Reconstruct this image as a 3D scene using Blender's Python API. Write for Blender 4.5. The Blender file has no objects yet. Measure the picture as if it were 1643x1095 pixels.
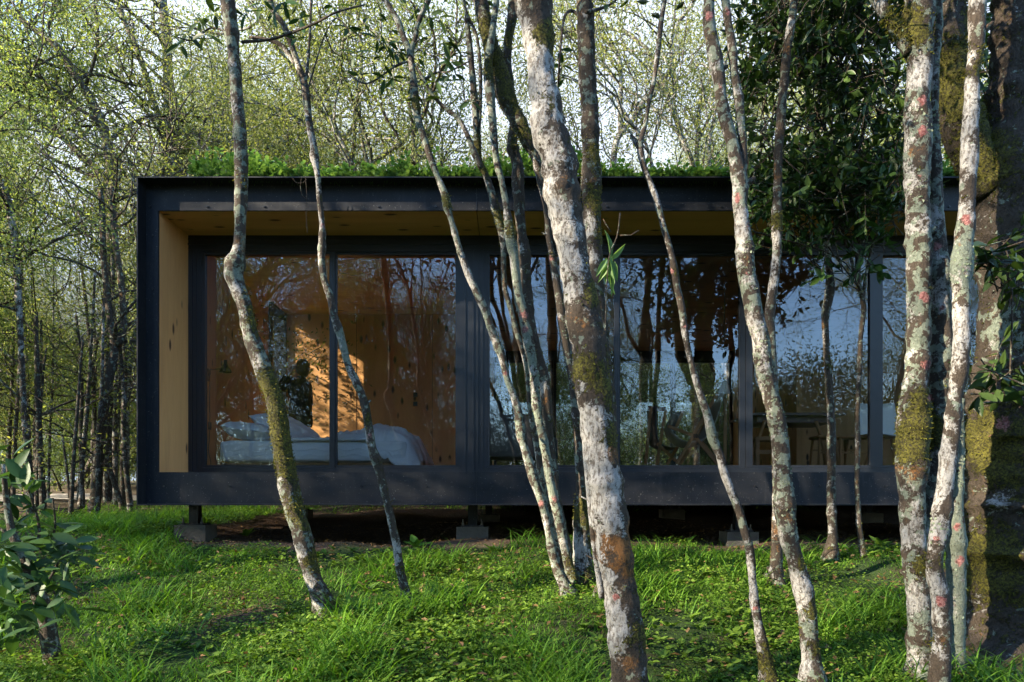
import bpy, math, random
import numpy as np
from mathutils import Vector, noise
R = math.radians
C = bpy.context.scene.collection
rng = np.random.default_rng(7)
random.seed(7)
sc = bpy.context.scene

# ------------------------------------------------------------------ camera, sky, sun, exposure
F = 24 / 36 * 1643.0          # focal length in photo pixels
CX, HY = 821.5, 800.0         # horizon row of the (vertically shifted) lens
cam = bpy.data.cameras.new('camera'); co = bpy.data.objects.new('camera', cam); C.objects.link(co)
co.location = (0, 0, 0); co.rotation_euler = (R(90), 0, 0)
cam.lens = 24; cam.sensor_width = 36; cam.shift_y = (HY - 547.5) / 1643.0
cam.clip_start = 0.05; cam.clip_end = 2000
sc.camera = co
SUN_EL, SUN_AZ = R(25), R(66)      # azimuth measured from the facade normal (towards -Y) round to -X
to_sun = Vector((-math.sin(SUN_AZ) * math.cos(SUN_EL), -math.cos(SUN_AZ) * math.cos(SUN_EL), math.sin(SUN_EL)))
sl = bpy.data.lights.new('sun', 'SUN'); sl.energy = 5.0; sl.angle = R(0.5); sl.color = (1.0, 0.86, 0.66)
so = bpy.data.objects.new('sun', sl); C.objects.link(so); so.rotation_euler = to_sun.to_track_quat('Z', 'Y').to_euler()
w = bpy.data.worlds.new("World"); sc.world = w; w.use_nodes = True
nt = w.node_tree; nt.nodes.clear(); N = nt.nodes.new; L = nt.links.new
sky = N('ShaderNodeTexSky'); sky.sky_type = 'NISHITA'; sky.sun_disc = False
sky.sun_elevation = SUN_EL; sky.sun_rotation = math.atan2(to_sun.x, to_sun.y)
sky.air_density = 1.0; sky.dust_density = 0.1; sky.ozone_density = 4.0
tc = N('ShaderNodeTexCoord'); mp = N('ShaderNodeMapping'); mp.inputs['Scale'].default_value = (1, 1, 2.2)
mp.inputs['Location'].default_value = (3.1, 0.4, 1.7)
cn = N('ShaderNodeTexNoise'); cn.inputs['Scale'].default_value = 2.2; cn.inputs['Detail'].default_value = 7
cn.inputs['Roughness'].default_value = 0.55
sep = N('ShaderNodeSeparateXYZ'); L(tc.outputs['Generated'], sep.inputs[0])
bias = N('ShaderNodeMapRange'); bias.inputs['From Min'].default_value = -0.5; bias.inputs['From Max'].default_value = 0.9
bias.inputs['To Min'].default_value = -0.42; bias.inputs['To Max'].default_value = 0.42   # a cloud bank lies over the wood behind the cabin
L(sep.outputs['Y'], bias.inputs['Value'])
addc = N('ShaderNodeMath'); addc.operation = 'ADD'
rampc = N('ShaderNodeMapRange'); rampc.inputs['From Min'].default_value = 0.48; rampc.inputs['From Max'].default_value = 0.72
rampc.interpolation_type = 'SMOOTHSTEP'
L(tc.outputs['Generated'], mp.inputs[0]); L(mp.outputs[0], cn.inputs['Vector'])
L(cn.outputs['Fac'], addc.inputs[0]); L(bias.outputs[0], addc.inputs[1]); L(addc.outputs[0], rampc.inputs['Value'])
mixc = N('ShaderNodeMix'); mixc.data_type = 'RGBA'; mixc.inputs['B'].default_value = (1.12, 1.32, 1.68, 1)
L(rampc.outputs[0], mixc.inputs['Factor']); L(sky.outputs[0], mixc.inputs['A'])
bg = N('ShaderNodeBackground'); bg.inputs['Strength'].default_value = 0.14
wo = N('ShaderNodeOutputWorld'); L(mixc.outputs['Result'], bg.inputs[0]); L(bg.outputs[0], wo.inputs[0])
sc.view_settings.view_transform = 'Standard'; sc.view_settings.look = 'None'
sc.view_settings.gamma = 1; sc.view_settings.exposure = 2.6
sc.cycles.max_bounces = 11; sc.cycles.diffuse_bounces = 8; sc.cycles.glossy_bounces = 3
sc.cycles.transmission_bounces = 4; sc.cycles.transparent_max_bounces = 10
sc.cycles.sample_clamp_indirect = 12; sc.cycles.use_denoising = True
sc.cycles.caustics_reflective = False; sc.cycles.caustics_refractive = False

# ------------------------------------------------------------------ helpers
def P(x, y, Y): return np.array(((x - CX) * Y / F, Y, (HY - y) * Y / F))

_gy = np.array([-400, -40, -8, 0, 3, 5, 6.2, 8, 9.5, 11, 14, 25, 60, 400.])
_gz = np.array([-2.4, -2.0, -1.7, -1.55, -1.0, -.63, -.42, -.40, -.30, -.15, 0.0, .35, 1.6, 6.0])
def sstep(a, b, v):
    t = np.clip((v - a) / (b - a), 0, 1); return t * t * (3 - 2 * t)
def gz(x, y):
    x = np.asarray(x, float); y = np.asarray(y, float)
    z = np.interp(y, _gy, _gz)
    z = z + .14 * sstep(-2.6, -3.8, x) * sstep(4.2, 6.0, y) * sstep(11, 8, y) - .10 * sstep(-3.6, -6.0, x) * sstep(3, 5, y) * sstep(10, 7, y)
    b = .022 * (np.sin(x * 2.3 + y * 1.1) + np.sin(x * 1.1 - y * 2.9 + 1.3)) + .012 * np.sin(x * 6.1 + 2 * np.sin(y * 3.7)) + .010 * np.sin(y * 7.3 + 2 * np.sin(x * 4.1))
    return z + b
def ground_depth(x, y):          # depth at which the sight line through a photo pixel meets the ground
    Y = 2.0
    while Y < 60:
        if (HY - y) * Y / F < float(gz((x - CX) * Y / F, Y)): pass
        else:
            if Y > 2.0: pass
        g = float(gz((x - CX) * Y / F, Y)); r = (HY - y) * Y / F
        if r <= g: return Y
        Y += .02
    return Y

class MB:
    """collects geometry, then links it as ONE mesh object"""
    def __init__(s): s.v = []; s.q = []; s.t = []; s.n = 0; s.a = {}
    def add(s, v, q=None, t=None, **attrs):
        v = np.asarray(v, float).reshape(-1, 3)
        if q is not None and len(q): s.q.append(np.asarray(q, int).reshape(-1, 4) + s.n)
        if t is not None and len(t): s.t.append(np.asarray(t, int).reshape(-1, 3) + s.n)
        s.v.append(v); s.n += len(v)
        for k, val in attrs.items():
            s.a.setdefault(k, []).append((s.n - len(v), np.broadcast_to(val, (len(v),))))
        return s
    def box(s, x0, x1, y0, y1, z0, z1):
        v = [(x, y, z) for x in (x0, x1) for y in (y0, y1) for z in (z0, z1)]
        return s.add(v, [(0, 1, 3, 2), (4, 6, 7, 5), (0, 4, 5, 1), (2, 3, 7, 6), (0, 2, 6, 4), (1, 5, 7, 3)])
    def bar(s, a, b, wd, ht, roll=(0, 0, 1)):
        a = np.array(a, float); b = np.array(b, float); d = (b - a) / np.linalg.norm(b - a)
        u = np.cross(d, roll)
        if np.linalg.norm(u) < 1e-4: u = np.cross(d, (0, 1, 0))
        u /= np.linalg.norm(u); n = np.cross(u, d)
        v = [p + su * u * wd / 2 + sn * n * ht / 2 for p in (a, b) for su in (-1, 1) for sn in (-1, 1)]
        return s.add(v, [(0, 1, 3, 2), (4, 6, 7, 5), (0, 4, 5, 1), (2, 3, 7, 6), (0, 2, 6, 4), (1, 5, 7, 3)])
    def tube(s, pts, rad, sides=6, cap=True, rough=0.0, **attrs):
        pts = np.asarray(pts, float); n = len(pts); rad = np.broadcast_to(np.asarray(rad, float), (n,))
        t = np.gradient(pts, axis=0); t /= np.linalg.norm(t, axis=1)[:, None] + 1e-9
        u = np.cross(t[0], (0.3, 1, 0.1)); u /= np.linalg.norm(u) + 1e-9
        us = np.empty_like(pts)
        for i in range(n):
            u = u - t[i] * np.dot(u, t[i]); u /= np.linalg.norm(u) + 1e-9; us[i] = u
        ws = np.cross(t, us)
        an = np.arange(sides) * 2 * np.pi / sides
        off = us[:, None] * np.cos(an)[None, :, None] + ws[:, None] * np.sin(an)[None, :, None]
        rr = np.repeat(rad[:, None], sides, 1)
        if rough:
            for i in range(n):
                for k in range(sides):
                    q = pts[i] + off[i, k] * rad[i]
                    rr[i, k] *= 1 + rough * (noise.noise(Vector(q * 14)) + .7 * noise.noise(Vector(q * 37)) + .45 * noise.noise(Vector(q * 95)))
        v = (pts[:, None] + off * rr[..., None]).reshape(-1, 3)
        i = np.arange(n - 1)[:, None] * sides; k = np.arange(sides)[None]; k2 = (k + 1) % sides
        q = np.stack([i + k, i + k2, i + sides + k2, i + sides + k], -1).reshape(-1, 4)
        tr = []
        if cap:
            m = (n - 1) * sides
            tr = [(m, m + j, m + j + 1) for j in range(1, sides - 1)] + [(0, j + 1, j) for j in range(1, sides - 1)]
        return s.add(v, q, tr, **attrs)
    def scatter(s, tv, tq, pos, d, nrm, scl, **attrs):
        """copies of one small template (u along, v across, w up) at many frames"""
        pos = np.asarray(pos, float); m = len(pos)
        if not m: return s
        d = d / (np.linalg.norm(d, axis=1)[:, None] + 1e-9)
        side = np.cross(nrm, d); side /= np.linalg.norm(side, axis=1)[:, None] + 1e-9
        up = np.cross(d, side)
        scl = np.asarray(scl, float)
        if scl.ndim == 1: scl = np.repeat(scl[:, None], 3, 1)
        tv = np.asarray(tv, float)
        v = pos[:, None] + (tv[None, :, 0, None] * scl[:, None, :1]) * d[:, None] + (tv[None, :, 1, None] * scl[:, None, 1:2]) * side[:, None] + (tv[None, :, 2, None] * scl[:, None, 2:]) * up[:, None]
        k = len(tv)
        q = (np.asarray(tq, int)[None] + (np.arange(m) * k)[:, None, None]).reshape(-1, np.asarray(tq).shape[1])
        at = {}
        for key, val in attrs.items(): at[key] = np.repeat(val, k)
        s.add(v.reshape(-1, 3), q if q.shape[1] == 4 else None, q if q.shape[1] == 3 else None, **at)
        return s
    def build(s, name, mats, parent=None, smooth=False, origin=None):
        v = np.concatenate(s.v) if s.v else np.zeros((0, 3))
        if origin is not None: v = v - np.asarray(origin)
        q = np.concatenate(s.q) if s.q else np.zeros((0, 4), int)
        t = np.concatenate(s.t) if s.t else np.zeros((0, 3), int)
        me = bpy.data.meshes.new(name)
        me.vertices.add(len(v)); me.vertices.foreach_set('co', v.astype(np.float32).ravel())
        me.loops.add(len(q) * 4 + len(t) * 3)
        me.loops.foreach_set('vertex_index', np.concatenate([q.ravel(), t.ravel()]).astype(np.int32))
        me.polygons.add(len(q) + len(t))
        ls = np.concatenate([np.arange(len(q)) * 4, len(q) * 4 + np.arange(len(t)) * 3]).astype(np.int32)
        me.polygons.foreach_set('loop_start', ls)
        me.polygons.foreach_set('use_smooth', np.full(len(q) + len(t), bool(smooth)))
        for k, lst in s.a.items():
            arr = np.zeros(len(v), np.float32)
            for st, val in lst: arr[st:st + len(val)] = val
            me.attributes.new(k, 'FLOAT', 'POINT').data.foreach_set('value', arr)
        me.update(calc_edges=True); me.validate()
        if mats is not None: me.materials.append(mats)
        o = bpy.data.objects.new(name, me); C.objects.link(o)
        if parent is not None: o.parent = parent
        return o

def tag(o, label=None, cat=None, group=None, kind=None):
    if label: o['label'] = label
    if cat: o['category'] = cat
    if group: o['group'] = group
    if kind: o['kind'] = kind
    return o
def empty(name, loc, label, cat, group=None):
    o = bpy.data.objects.new(name, None); C.objects.link(o); o.location = Vector(loc); o.empty_display_size = .2
    return tag(o, label, cat, group)
def copy_thing(root, loc, rz, s=1.0):
    r = root.copy(); C.objects.link(r); r.location = Vector(loc); r.rotation_euler = (0, 0, rz); r.scale = (s, s, s)
    for ch in root.children:
        c = ch.copy(); C.objects.link(c); c.parent = r
    return r
def unit(a): return a / (np.linalg.norm(a, axis=-1, keepdims=True) + 1e-9)
def rdir(n): return unit(rng.normal(size=(n, 3)))
def spline(pts, step):
    """Catmull-Rom through rows (position + extra columns), resampled"""
    p = np.asarray(pts, float); out = []
    p = np.vstack([2 * p[0] - p[1], p, 2 * p[-1] - p[-2]])
    for i in range(1, len(p) - 2):
        d = np.linalg.norm(p[i + 1, :3] - p[i, :3]); k = max(1, int(d / step)); t = (np.arange(k) / k)[:, None]
        a, b, c, e = p[i - 1], p[i], p[i + 1], p[i + 2]
        out.append(.5 * (2 * b + (c - a) * t + (2 * a - 5 * b + 4 * c - e) * t ** 2 + (3 * b - a - 3 * c + e) * t ** 3))
    out.append(p[-2][None]); return np.vstack(out)

# ------------------------------------------------------------------ materials
def mat(name):
    m = bpy.data.materials.new(name); m.use_nodes = True
    b = m.node_tree.nodes['Principled BSDF']; return m, m.node_tree, b
class G:
    """tiny node-graph writer"""
    def __init__(s, nt): s.nt = nt
    def n(s, typ, **kw):
        nd = s.nt.nodes.new(typ)
        for k, v in kw.items(): setattr(nd, k, v)
        return nd
    def put(s, sock, v):
        if hasattr(v, 'is_output') or isinstance(v, bpy.types.NodeSocket): s.nt.links.new(v, sock)
        else: sock.default_value = v
    def noise(s, vec, scale, detail=4, rough=.55, dist=0):
        nd = s.n('ShaderNodeTexNoise'); s.put(nd.inputs['Vector'], vec); nd.inputs['Scale'].default_value = scale
        nd.inputs['Detail'].default_value = detail; nd.inputs['Roughness'].default_value = rough; nd.inputs['Distortion'].default_value = dist
        return nd.outputs['Fac']
    def ramp(s, v, a, b, c=0., d=1.):
        nd = s.n('ShaderNodeMapRange', interpolation_type='SMOOTHSTEP'); s.put(nd.inputs['Value'], v)
        nd.inputs['From Min'].default_value = a; nd.inputs['From Max'].default_value = b
        nd.inputs['To Min'].default_value = c; nd.inputs['To Max'].default_value = d; return nd.outputs[0]
    def mix(s, f, a, b, mode='MIX'):
        nd = s.n('ShaderNodeMix', data_type='RGBA', blend_type=mode); s.put(nd.inputs['Factor'], f)
        s.put(nd.inputs['A'], a if isinstance(a, bpy.types.NodeSocket) else (*a, 1)); s.put(nd.inputs['B'], b if isinstance(b, bpy.types.NodeSocket) else (*b, 1))
        return nd.outputs['Result']
    def math(s, op, a, b=0.):
        nd = s.n('ShaderNodeMath', operation=op); s.put(nd.inputs[0], a); s.put(nd.inputs[1], b); return nd.outputs[0]
    def attr(s, name): return s.n('ShaderNodeAttribute', attribute_name=name).outputs['Fac']
    def bump(s, h, st, d, normal_in):
        nd = s.n('ShaderNodeBump'); nd.inputs['Strength'].default_value = st; nd.inputs['Distance'].default_value = d
        s.put(nd.inputs['Height'], h); s.put(normal_in, nd.outputs[0])
    def mapping(s, vec, scale=(1, 1, 1), loc=(0, 0, 0)):
        nd = s.n('ShaderNodeMapping'); s.put(nd.inputs[0], vec); nd.inputs['Scale'].default_value = scale; nd.inputs['Location'].default_value = loc
        return nd.outputs[0]

def bark_material(name, dark, mid):
    m, nt, b = mat(name); g = G(nt)
    co = g.n('ShaderNodeNewGeometry').outputs['Position']
    n1 = g.noise(co, 8, 5, .62, .6); n2 = g.noise(g.mapping(co, loc=(5, 3, 9)), 21, 4, .6, .3)
    n3 = g.noise(g.mapping(co, loc=(2, 8, 1)), 70, 3, .7); n4 = g.noise(g.mapping(co, loc=(9, 1, 4)), 11, 4, .6, .4)
    col = g.mix(n3, dark, mid)
    def layer(col, attr, nz, color, lo, hi, k=1.0):
        f = g.ramp(g.math('ADD', nz, g.math('MULTIPLY', g.attr(attr), k)), lo, hi)
        return g.mix(f, col, color), f
    cgr = g.mix(n3, (.075, .09, .065), (.23, .26, .20)); col, _ = layer(col, 'grey', n2, cgr, .56, .60, .5)
    cor = g.mix(n3, (.05, .025, .01), (.26, .12, .035)); col, _ = layer(col, 'orange', g.math('ADD', n4, g.math('MULTIPLY', g.math('SUBTRACT', n3, .5), .6)), cor, .64, .84, .42)
    crack = g.ramp(g.noise(g.mapping(co, (1, 1, .45)), 60, 5, .75), .38, .52)
    cwh = g.mix(crack, (.13, .11, .09), g.mix(n2, (.22, .21, .19), (.43, .415, .385))); col, fw = layer(col, 'white', g.math('ADD', n1, g.math('MULTIPLY', g.math('SUBTRACT', n3, .5), .42)), cwh, .60, .68, .5)
    cmo = g.mix(g.ramp(g.noise(co, 85, 4, .7), .35, .65), (.014, .012, .004), g.mix(n2, (.060, .056, .008), (.135, .125, .016))); col, fm = layer(col, 'moss', g.math('ADD', g.noise(g.mapping(co, loc=(4, 4, 2)), 16, 6, .75, .8), g.math('MULTIPLY', g.math('SUBTRACT', n3, .5), .3)), cmo, .68, .74, .42)
    cpk = g.mix(g.ramp(g.noise(co, 90, 2), .35, .65), (.17, .055, .05), (.36, .17, .15)); col, _ = layer(col, 'pink', g.math('ADD', g.noise(g.mapping(co, loc=(1, 7, 7)), 26, 5, .75, 1.0), g.math('MULTIPLY', g.math('SUBTRACT', n3, .5), .5)), cpk, .94, 1.14, .85)
    fleck = g.ramp(g.noise(g.mapping(co, loc=(6, 2, 6)), 48, 5, .75, .5), .56, .64); col = g.mix(g.math('MULTIPLY', fleck, .75), col, (.035, .028, .018))
    g.put(b.inputs['Base Color'], col); b.inputs['Roughness'].default_value = .85; b.inputs['Specular IOR Level'].default_value = .25
    h = g.math('ADD', g.math('MULTIPLY', n3, .8), g.math('ADD', g.math('MULTIPLY', g.noise(co, 170, 3, .7), .35), g.math('ADD', g.math('MULTIPLY', crack, .25), g.math('MULTIPLY', fm, .8))))
    g.bump(h, 1.0, .010, b.inputs['Normal'])
    return m
BARK = bark_material('bark', (.014, .011, .008), (.085, .064, .046))

def leaf_material(name, a, b_, trans, rough=.45, vary=.25, back=None):
    m, nt, b = mat(name); g = G(nt)
    rnd = g.attr('rnd'); oi = g.n('ShaderNodeObjectInfo').outputs['Random']
    col = g.mix(rnd, a, b_)
    hs = g.n('ShaderNodeHueSaturation'); g.put(hs.inputs['Color'], col)
    g.put(hs.inputs['Value'], g.ramp(oi, 0, 1, 1 - vary, 1 + vary)); g.put(hs.inputs['Hue'], g.ramp(g.math('FRACT', g.math('MULTIPLY', oi, 7.3)), 0, 1, .48, .515))
    out = hs.outputs[0]
    g.put(b.inputs['Base Color'], out); b.inputs['Roughness'].default_value = rough; b.inputs['Specular IOR Level'].default_value = .25
    tr = g.n('ShaderNodeBsdfTranslucent'); g.put(tr.inputs[0], g.mix(1., out, (1.25, 1.3, .6), 'MULTIPLY'))
    mx = g.n('ShaderNodeMixShader'); mx.inputs[0].default_value = trans
    g.put(mx.inputs[1], b.outputs[0]); g.put(mx.inputs[2], tr.outputs[0]); g.put(nt.nodes['Material Output'].inputs[0], mx.outputs[0])
    return m
LEAF_WOOD = leaf_material('wood_leaf', (.075, .105, .030), (.27, .29, .10), .45, .7)
LEAF_UNDER = leaf_material('understory_leaf', (.040, .065, .020), (.13, .16, .055), .38, .65)
LEAF_DARK = leaf_material('dark_leaf', (.018, .040, .012), (.050, .095, .022), .25, .42, .25)
LEAF_BIG = leaf_material('big_leaf', (.022, .048, .014), (.065, .115, .026), .25, .46, .25)
LEAF_ROOF = leaf_material('roof_leaf', (.085, .165, .04), (.22, .34, .11), .4, .4, .05)
GRASS = leaf_material('grass', (.050, .125, .012), (.18, .31, .035), .42, .5, .0)
COVER = leaf_material('cover', (.045, .115, .014), (.14, .26, .03), .38, .5, .0)
MOSS = leaf_material('moss', (.035, .034, .006), (.15, .14, .018), .3, .9, .2)
LICHEN = leaf_material('lichen', (.15, .20, .12), (.36, .40, .29), .2, .9, .1)
DRY = leaf_material('dry_leaf', (.10, .045, .02), (.25, .14, .07), .15, .8, .1)

def simple(name, col, rough=.6, spec=.5, metal=0., nscale=0, namt=.2, bump=0.):
    m, nt, b = mat(name); g = G(nt)
    b.inputs['Roughness'].default_value = rough; b.inputs['Specular IOR Level'].default_value = spec; b.inputs['Metallic'].default_value = metal
    if nscale:
        co = g.n('ShaderNodeTexCoord').outputs['Object']; nz = g.noise(co, nscale, 5, .6)
        g.put(b.inputs['Base Color'], g.mix(nz, tuple(c * (1 - namt) for c in col), tuple(min(1, c * (1 + namt)) for c in col)))
        if bump: g.bump(g.noise(co, nscale * 3, 4, .6), .6, bump, b.inputs['Normal'])
    else: b.inputs['Base Color'].default_value = (*col, 1)
    return m
def steel_material():
    m, nt, b = mat('steel'); g = G(nt); co = g.n('ShaderNodeNewGeometry').outputs['Position']
    n1 = g.noise(g.mapping(co, (.6, .6, 2.0)), 2.2, 6, .6, .5); sp = g.ramp(g.noise(co, 90, 2, .5), .70, .74)
    dirt = g.ramp(g.noise(g.mapping(co, (1, 1, .5)), 14, 6, .7), .5, .8)
    col = g.mix(n1, (.004, .005, .0075), (.009, .011, .016)); streak = g.ramp(g.noise(g.mapping(co, (9, 9, .8)), 3.0, 5, .7), .52, .75); col = g.mix(g.math('MULTIPLY', streak, .35), col, (.035, .036, .038)); col = g.mix(g.math('MULTIPLY', dirt, .25), col, (.06, .058, .052)); col = g.mix(g.math('MULTIPLY', sp, .6), col, (.25, .24, .21))
    g.put(b.inputs['Base Color'], col); g.put(b.inputs['Roughness'], g.ramp(n1, .3, .7, .50, .68)); b.inputs['Specular IOR Level'].default_value = .32
    g.bump(g.noise(co, 5, 3, .5), .15, .004, b.inputs['Normal'])
    return m
STEEL = steel_material()
FRAMEM = simple('window_frame_metal', (.010, .012, .016), .38, .5, 0, 3, .2)
def wood_material(name, grain, a, b_, knots=True):
    """pine boards; grain = axis letter along which the fibres run"""
    m, nt, b = mat(name); g = G(nt); co = g.n('ShaderNodeNewGeometry').outputs['Position']
    st = {'x': (.12, 1, 1), 'z': (1, 1, .12), 'y': (1, .12, 1)}[grain]
    v = g.mapping(co, st); n1 = g.noise(v, 16, 6, .6, .8); n2 = g.noise(v, 60, 3, .6); n3 = g.noise(g.mapping(co, st, (3, 3, 3)), 5, 2)
    col = g.mix(g.math('ADD', g.math('MULTIPLY', n1, .6), g.math('MULTIPLY', n2, .4)), a, b_); col = g.mix(g.ramp(n3, .4, .7, 0, .35), col, tuple(c * .6 for c in a))
    if knots:
        vo = g.n('ShaderNodeTexVoronoi'); g.put(vo.inputs['Vector'], g.mapping(co, tuple(.38 if s == .12 else 1.0 for s in st), (.3, .2, .7))); vo.inputs['Scale'].default_value = 7.5; vo.inputs['Randomness'].default_value = 1
        pick = g.ramp(g.noise(co, 2.1, 2), .30, .38)
        k = g.math('MULTIPLY', g.ramp(vo.outputs['Distance'], .22, .10), pick); col = g.mix(k, col, (.075, .028, .012))
    g.put(b.inputs['Base Color'], col); b.inputs['Roughness'].default_value = .55; b.inputs['Specular IOR Level'].default_value = .35
    g.bump(n2, .15, .002, b.inputs['Normal'])
    return m
WOOD_Z = wood_material('pine_upright', 'z', (.60, .27, .095), (.82, .46, .19))
WOOD_X = wood_material('pine_long', 'x', (.60, .27, .095), (.82, .46, .19))
WOOD_D = wood_material('floor_wood', 'x', (.24, .12, .05), (.34, .18, .08), False)
WOOD_F = wood_material('furniture_wood', 'z', (.40, .17, .06), (.55, .27, .11), False)
REDWOOD = simple('dark_red_wood', (.10, .03, .018), .4, .5, 0, 12, .3)
def glass_material():
    m, nt, b = mat('window_glass'); g = G(nt); nt.nodes.remove(b)
    co = g.n('ShaderNodeNewGeometry').outputs['Position']
    gl = g.n('ShaderNodeBsdfGlossy'); gl.inputs['Roughness'].default_value = 0.0; gl.inputs['Color'].default_value = (1, 1, 1, 1)
    tr = g.n('ShaderNodeBsdfTransparent'); tr.inputs[0].default_value = (.93, .95, .94, 1)
    lw = g.n('ShaderNodeFresnel'); lw.inputs['IOR'].default_value = 1.5
    f = g.math('ADD', g.math('MULTIPLY', lw.outputs[0], 1.4), .05)
    g.bump(g.noise(g.mapping(co, (1, 1, .5)), 1.6, 1, .4), .2, .0016, gl.inputs['Normal'])
    mx = g.n('ShaderNodeMixShader'); g.put(mx.inputs[0], f); g.put(mx.inputs[1], tr.outputs[0]); g.put(mx.inputs[2], gl.outputs[0])
    g.put(nt.nodes['Material Output'].inputs[0], mx.outputs[0]); return m
GLASS = glass_material()
LINEN = simple('white_linen', (.82, .84, .88), .85, .2, 0, 9, .04, .01)
GREYF = simple('grey_fabric', (.16, .165, .17), .9, .2, 0, 40, .15, .003)
CANVAS = simple('canvas', (.55, .52, .46), .9, .2, 0, 14, .1, .004)
BLACKM = simple('black_metal', (.012, .012, .013), .35)
CONCRETE = simple('concrete', (.075, .072, .062), .9, .2, 0, 14, .35, .01)
def ground_material():
    m, nt, b = mat('forest_floor'); g = G(nt); co = g.n('ShaderNodeNewGeometry').outputs['Position']
    n1 = g.noise(co, 1.3, 5, .6); n2 = g.noise(co, 22, 6, .7); n3 = g.noise(co, 90, 3, .7)
    soil = g.mix(n3, (.028, .018, .011), (.13, .085, .06)); soil = g.mix(g.ramp(n2, .55, .7), soil, (.22, .16, .12))
    green = g.mix(n3, (.015, .030, .008), (.045, .075, .02))
    sepn = g.n('ShaderNodeSeparateXYZ'); g.put(sepn.inputs[0], co)
    under = g.math('MULTIPLY', g.ramp(sepn.outputs['Y'], 5.9, 6.3), g.ramp(sepn.outputs['Y'], 11, 10.3)); under = g.math('MULTIPLY', under, g.ramp(sepn.outputs['X'], -3.7, -3.1))
    f = g.math('MULTIPLY', g.ramp(n1, .35, .5), g.math('MULTIPLY', g.math('SUBTRACT', 1., under), g.ramp(sepn.outputs['Y'], 11.5, 8.5, .25, 1.)))
    g.put(b.inputs['Base Color'], g.mix(f, soil, green)); b.inputs['Roughness'].default_value = .95; b.inputs['Specular IOR Level'].default_value = .15
    g.bump(g.math('ADD', n2, g.math('MULTIPLY', n3, .5)), .9, .03, b.inputs['Normal']); return m
GROUND = ground_material()
PATH = simple('gravel_path', (.20, .185, .165), .95, .2, 0, 60, .35, .01)

# ------------------------------------------------------------------ ground
def grid_axis(lo, hi, c0, c1, fine):
    mid = np.arange(c0, c1, fine); a = c0 - np.cumsum(fine * 1.25 ** np.arange(60)); a = a[a > lo][::-1]
    b = c1 + np.cumsum(fine * 1.25 ** np.arange(60)) - fine; b = b[b < hi]
    return np.concatenate([[lo], a, mid, b, [hi]])
gx = grid_axis(-400, 400, -7, 7, .12); gy = grid_axis(-400, 400, 1.5, 14, .12)
X, Yg = np.meshgrid(gx, gy); Z = gz(X, Yg)
idx = np.arange(X.size).reshape(X.shape)
q = np.stack([idx[:-1, :-1], idx[:-1, 1:], idx[1:, 1:], idx[1:, :-1]], -1).reshape(-1, 4)
m = MB(); m.add(np.stack([X, Yg, Z], -1).reshape(-1, 3), q); g_ = m.build('ground', GROUND, smooth=True); tag(g_, 'sloping forest ground of soil and green cover under the cabin', 'ground', kind='structure')
# gravel path passing behind the cabin on the left
m = MB(); xs = np.linspace(-60, 40, 120); yc = 15.5 + 1.2 * np.sin(xs * .12) + .02 * xs
rows = []
for k in range(7):
    yy = yc + (k - 3) * .45; rows.append(np.stack([xs, yy, gz(xs, yy) + .035], -1))
v = np.stack(rows); ii = np.arange(7 * 120).reshape(7, 120)
m.add(v.reshape(-1, 3), np.stack([ii[:-1, :-1], ii[:-1, 1:], ii[1:, 1:], ii[1:, :-1]], -1).reshape(-1, 4))
tag(m.build('path', PATH, smooth=True), 'pale gravel path through the wood behind the cabin', 'path', kind='structure')

# ------------------------------------------------------------------ cabin
YF, YW, YG = 6.20, 6.34, 6.93
XL = -3.411; XR = 6.6; ZB, ZT = -.062, 2.925
xw, zs, zh = (254 - CX) * YW / F, (800 - 338) * YW / F, (800 - 758) * YW / F     # web opening: left, soffit, sill
gx0, gz1 = (302 - CX) * YG / F, (800 - 378) * YG / F                              # lining at the window line
YB1, YB2 = 9.82, 12.27                                                            # back wall of bedroom / living room
cab = empty('cabin', (XL, YF, ZB), 'long black steel framed cabin with pine lined porch raised on short steel legs', 'cabin')
OC = np.array((XL, YF, ZB))
def part(name, mb, m_, parent=cab, label=None, smooth=False):
    o = mb.build(name, m_, parent, smooth, OC)
    if label: o['label'] = label
    return o
m = MB()
m.box(XL, XR, YF, YW + .02, ZT - .012, ZT); m.box(XL, XR, YF, YW + .02, ZB, ZB + .012)       # flanges
m.box(XL, XL + .012, YF, YW + .02, ZB + .012, ZT - .012)
m.box(XL + .012, XR, YW, YW + .02, zs, ZT - .012); m.box(XL + .012, XR, YW, YW + .02, ZB + .012, zh)   # webs
m.box(XL + .012, xw, YW, YW + .02, zh, zs)
part('steel_frame', m, STEEL)
def bolt(x, z, r_=.008): mb = MB(); mb.tube([(x, YW - .010, z), (x, YW, z)], r_, 8); part('bolt', mb, BLACKM)
for x in np.arange(xw - .075, XR - 1.5, .53): bolt(x, zs + .035, .010)
for x in np.arange(xw + .05, XR - 1.5, .61): bolt(x, zh - .13)
for z in np.arange(zh + .2, zs, .5): bolt(xw - .05, z)
for x in (-.37, -.28, -.20):
    for z in (zh - .10, zh - .15): bolt(x, z)
for a_, b_ in ((ZB + .02, zh), (zs, ZT - .02)): m = MB(); m.box(-.332, -.326, YW - .004, YW - .0005, a_, b_); part('module_joint', m, BLACKM)
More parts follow.
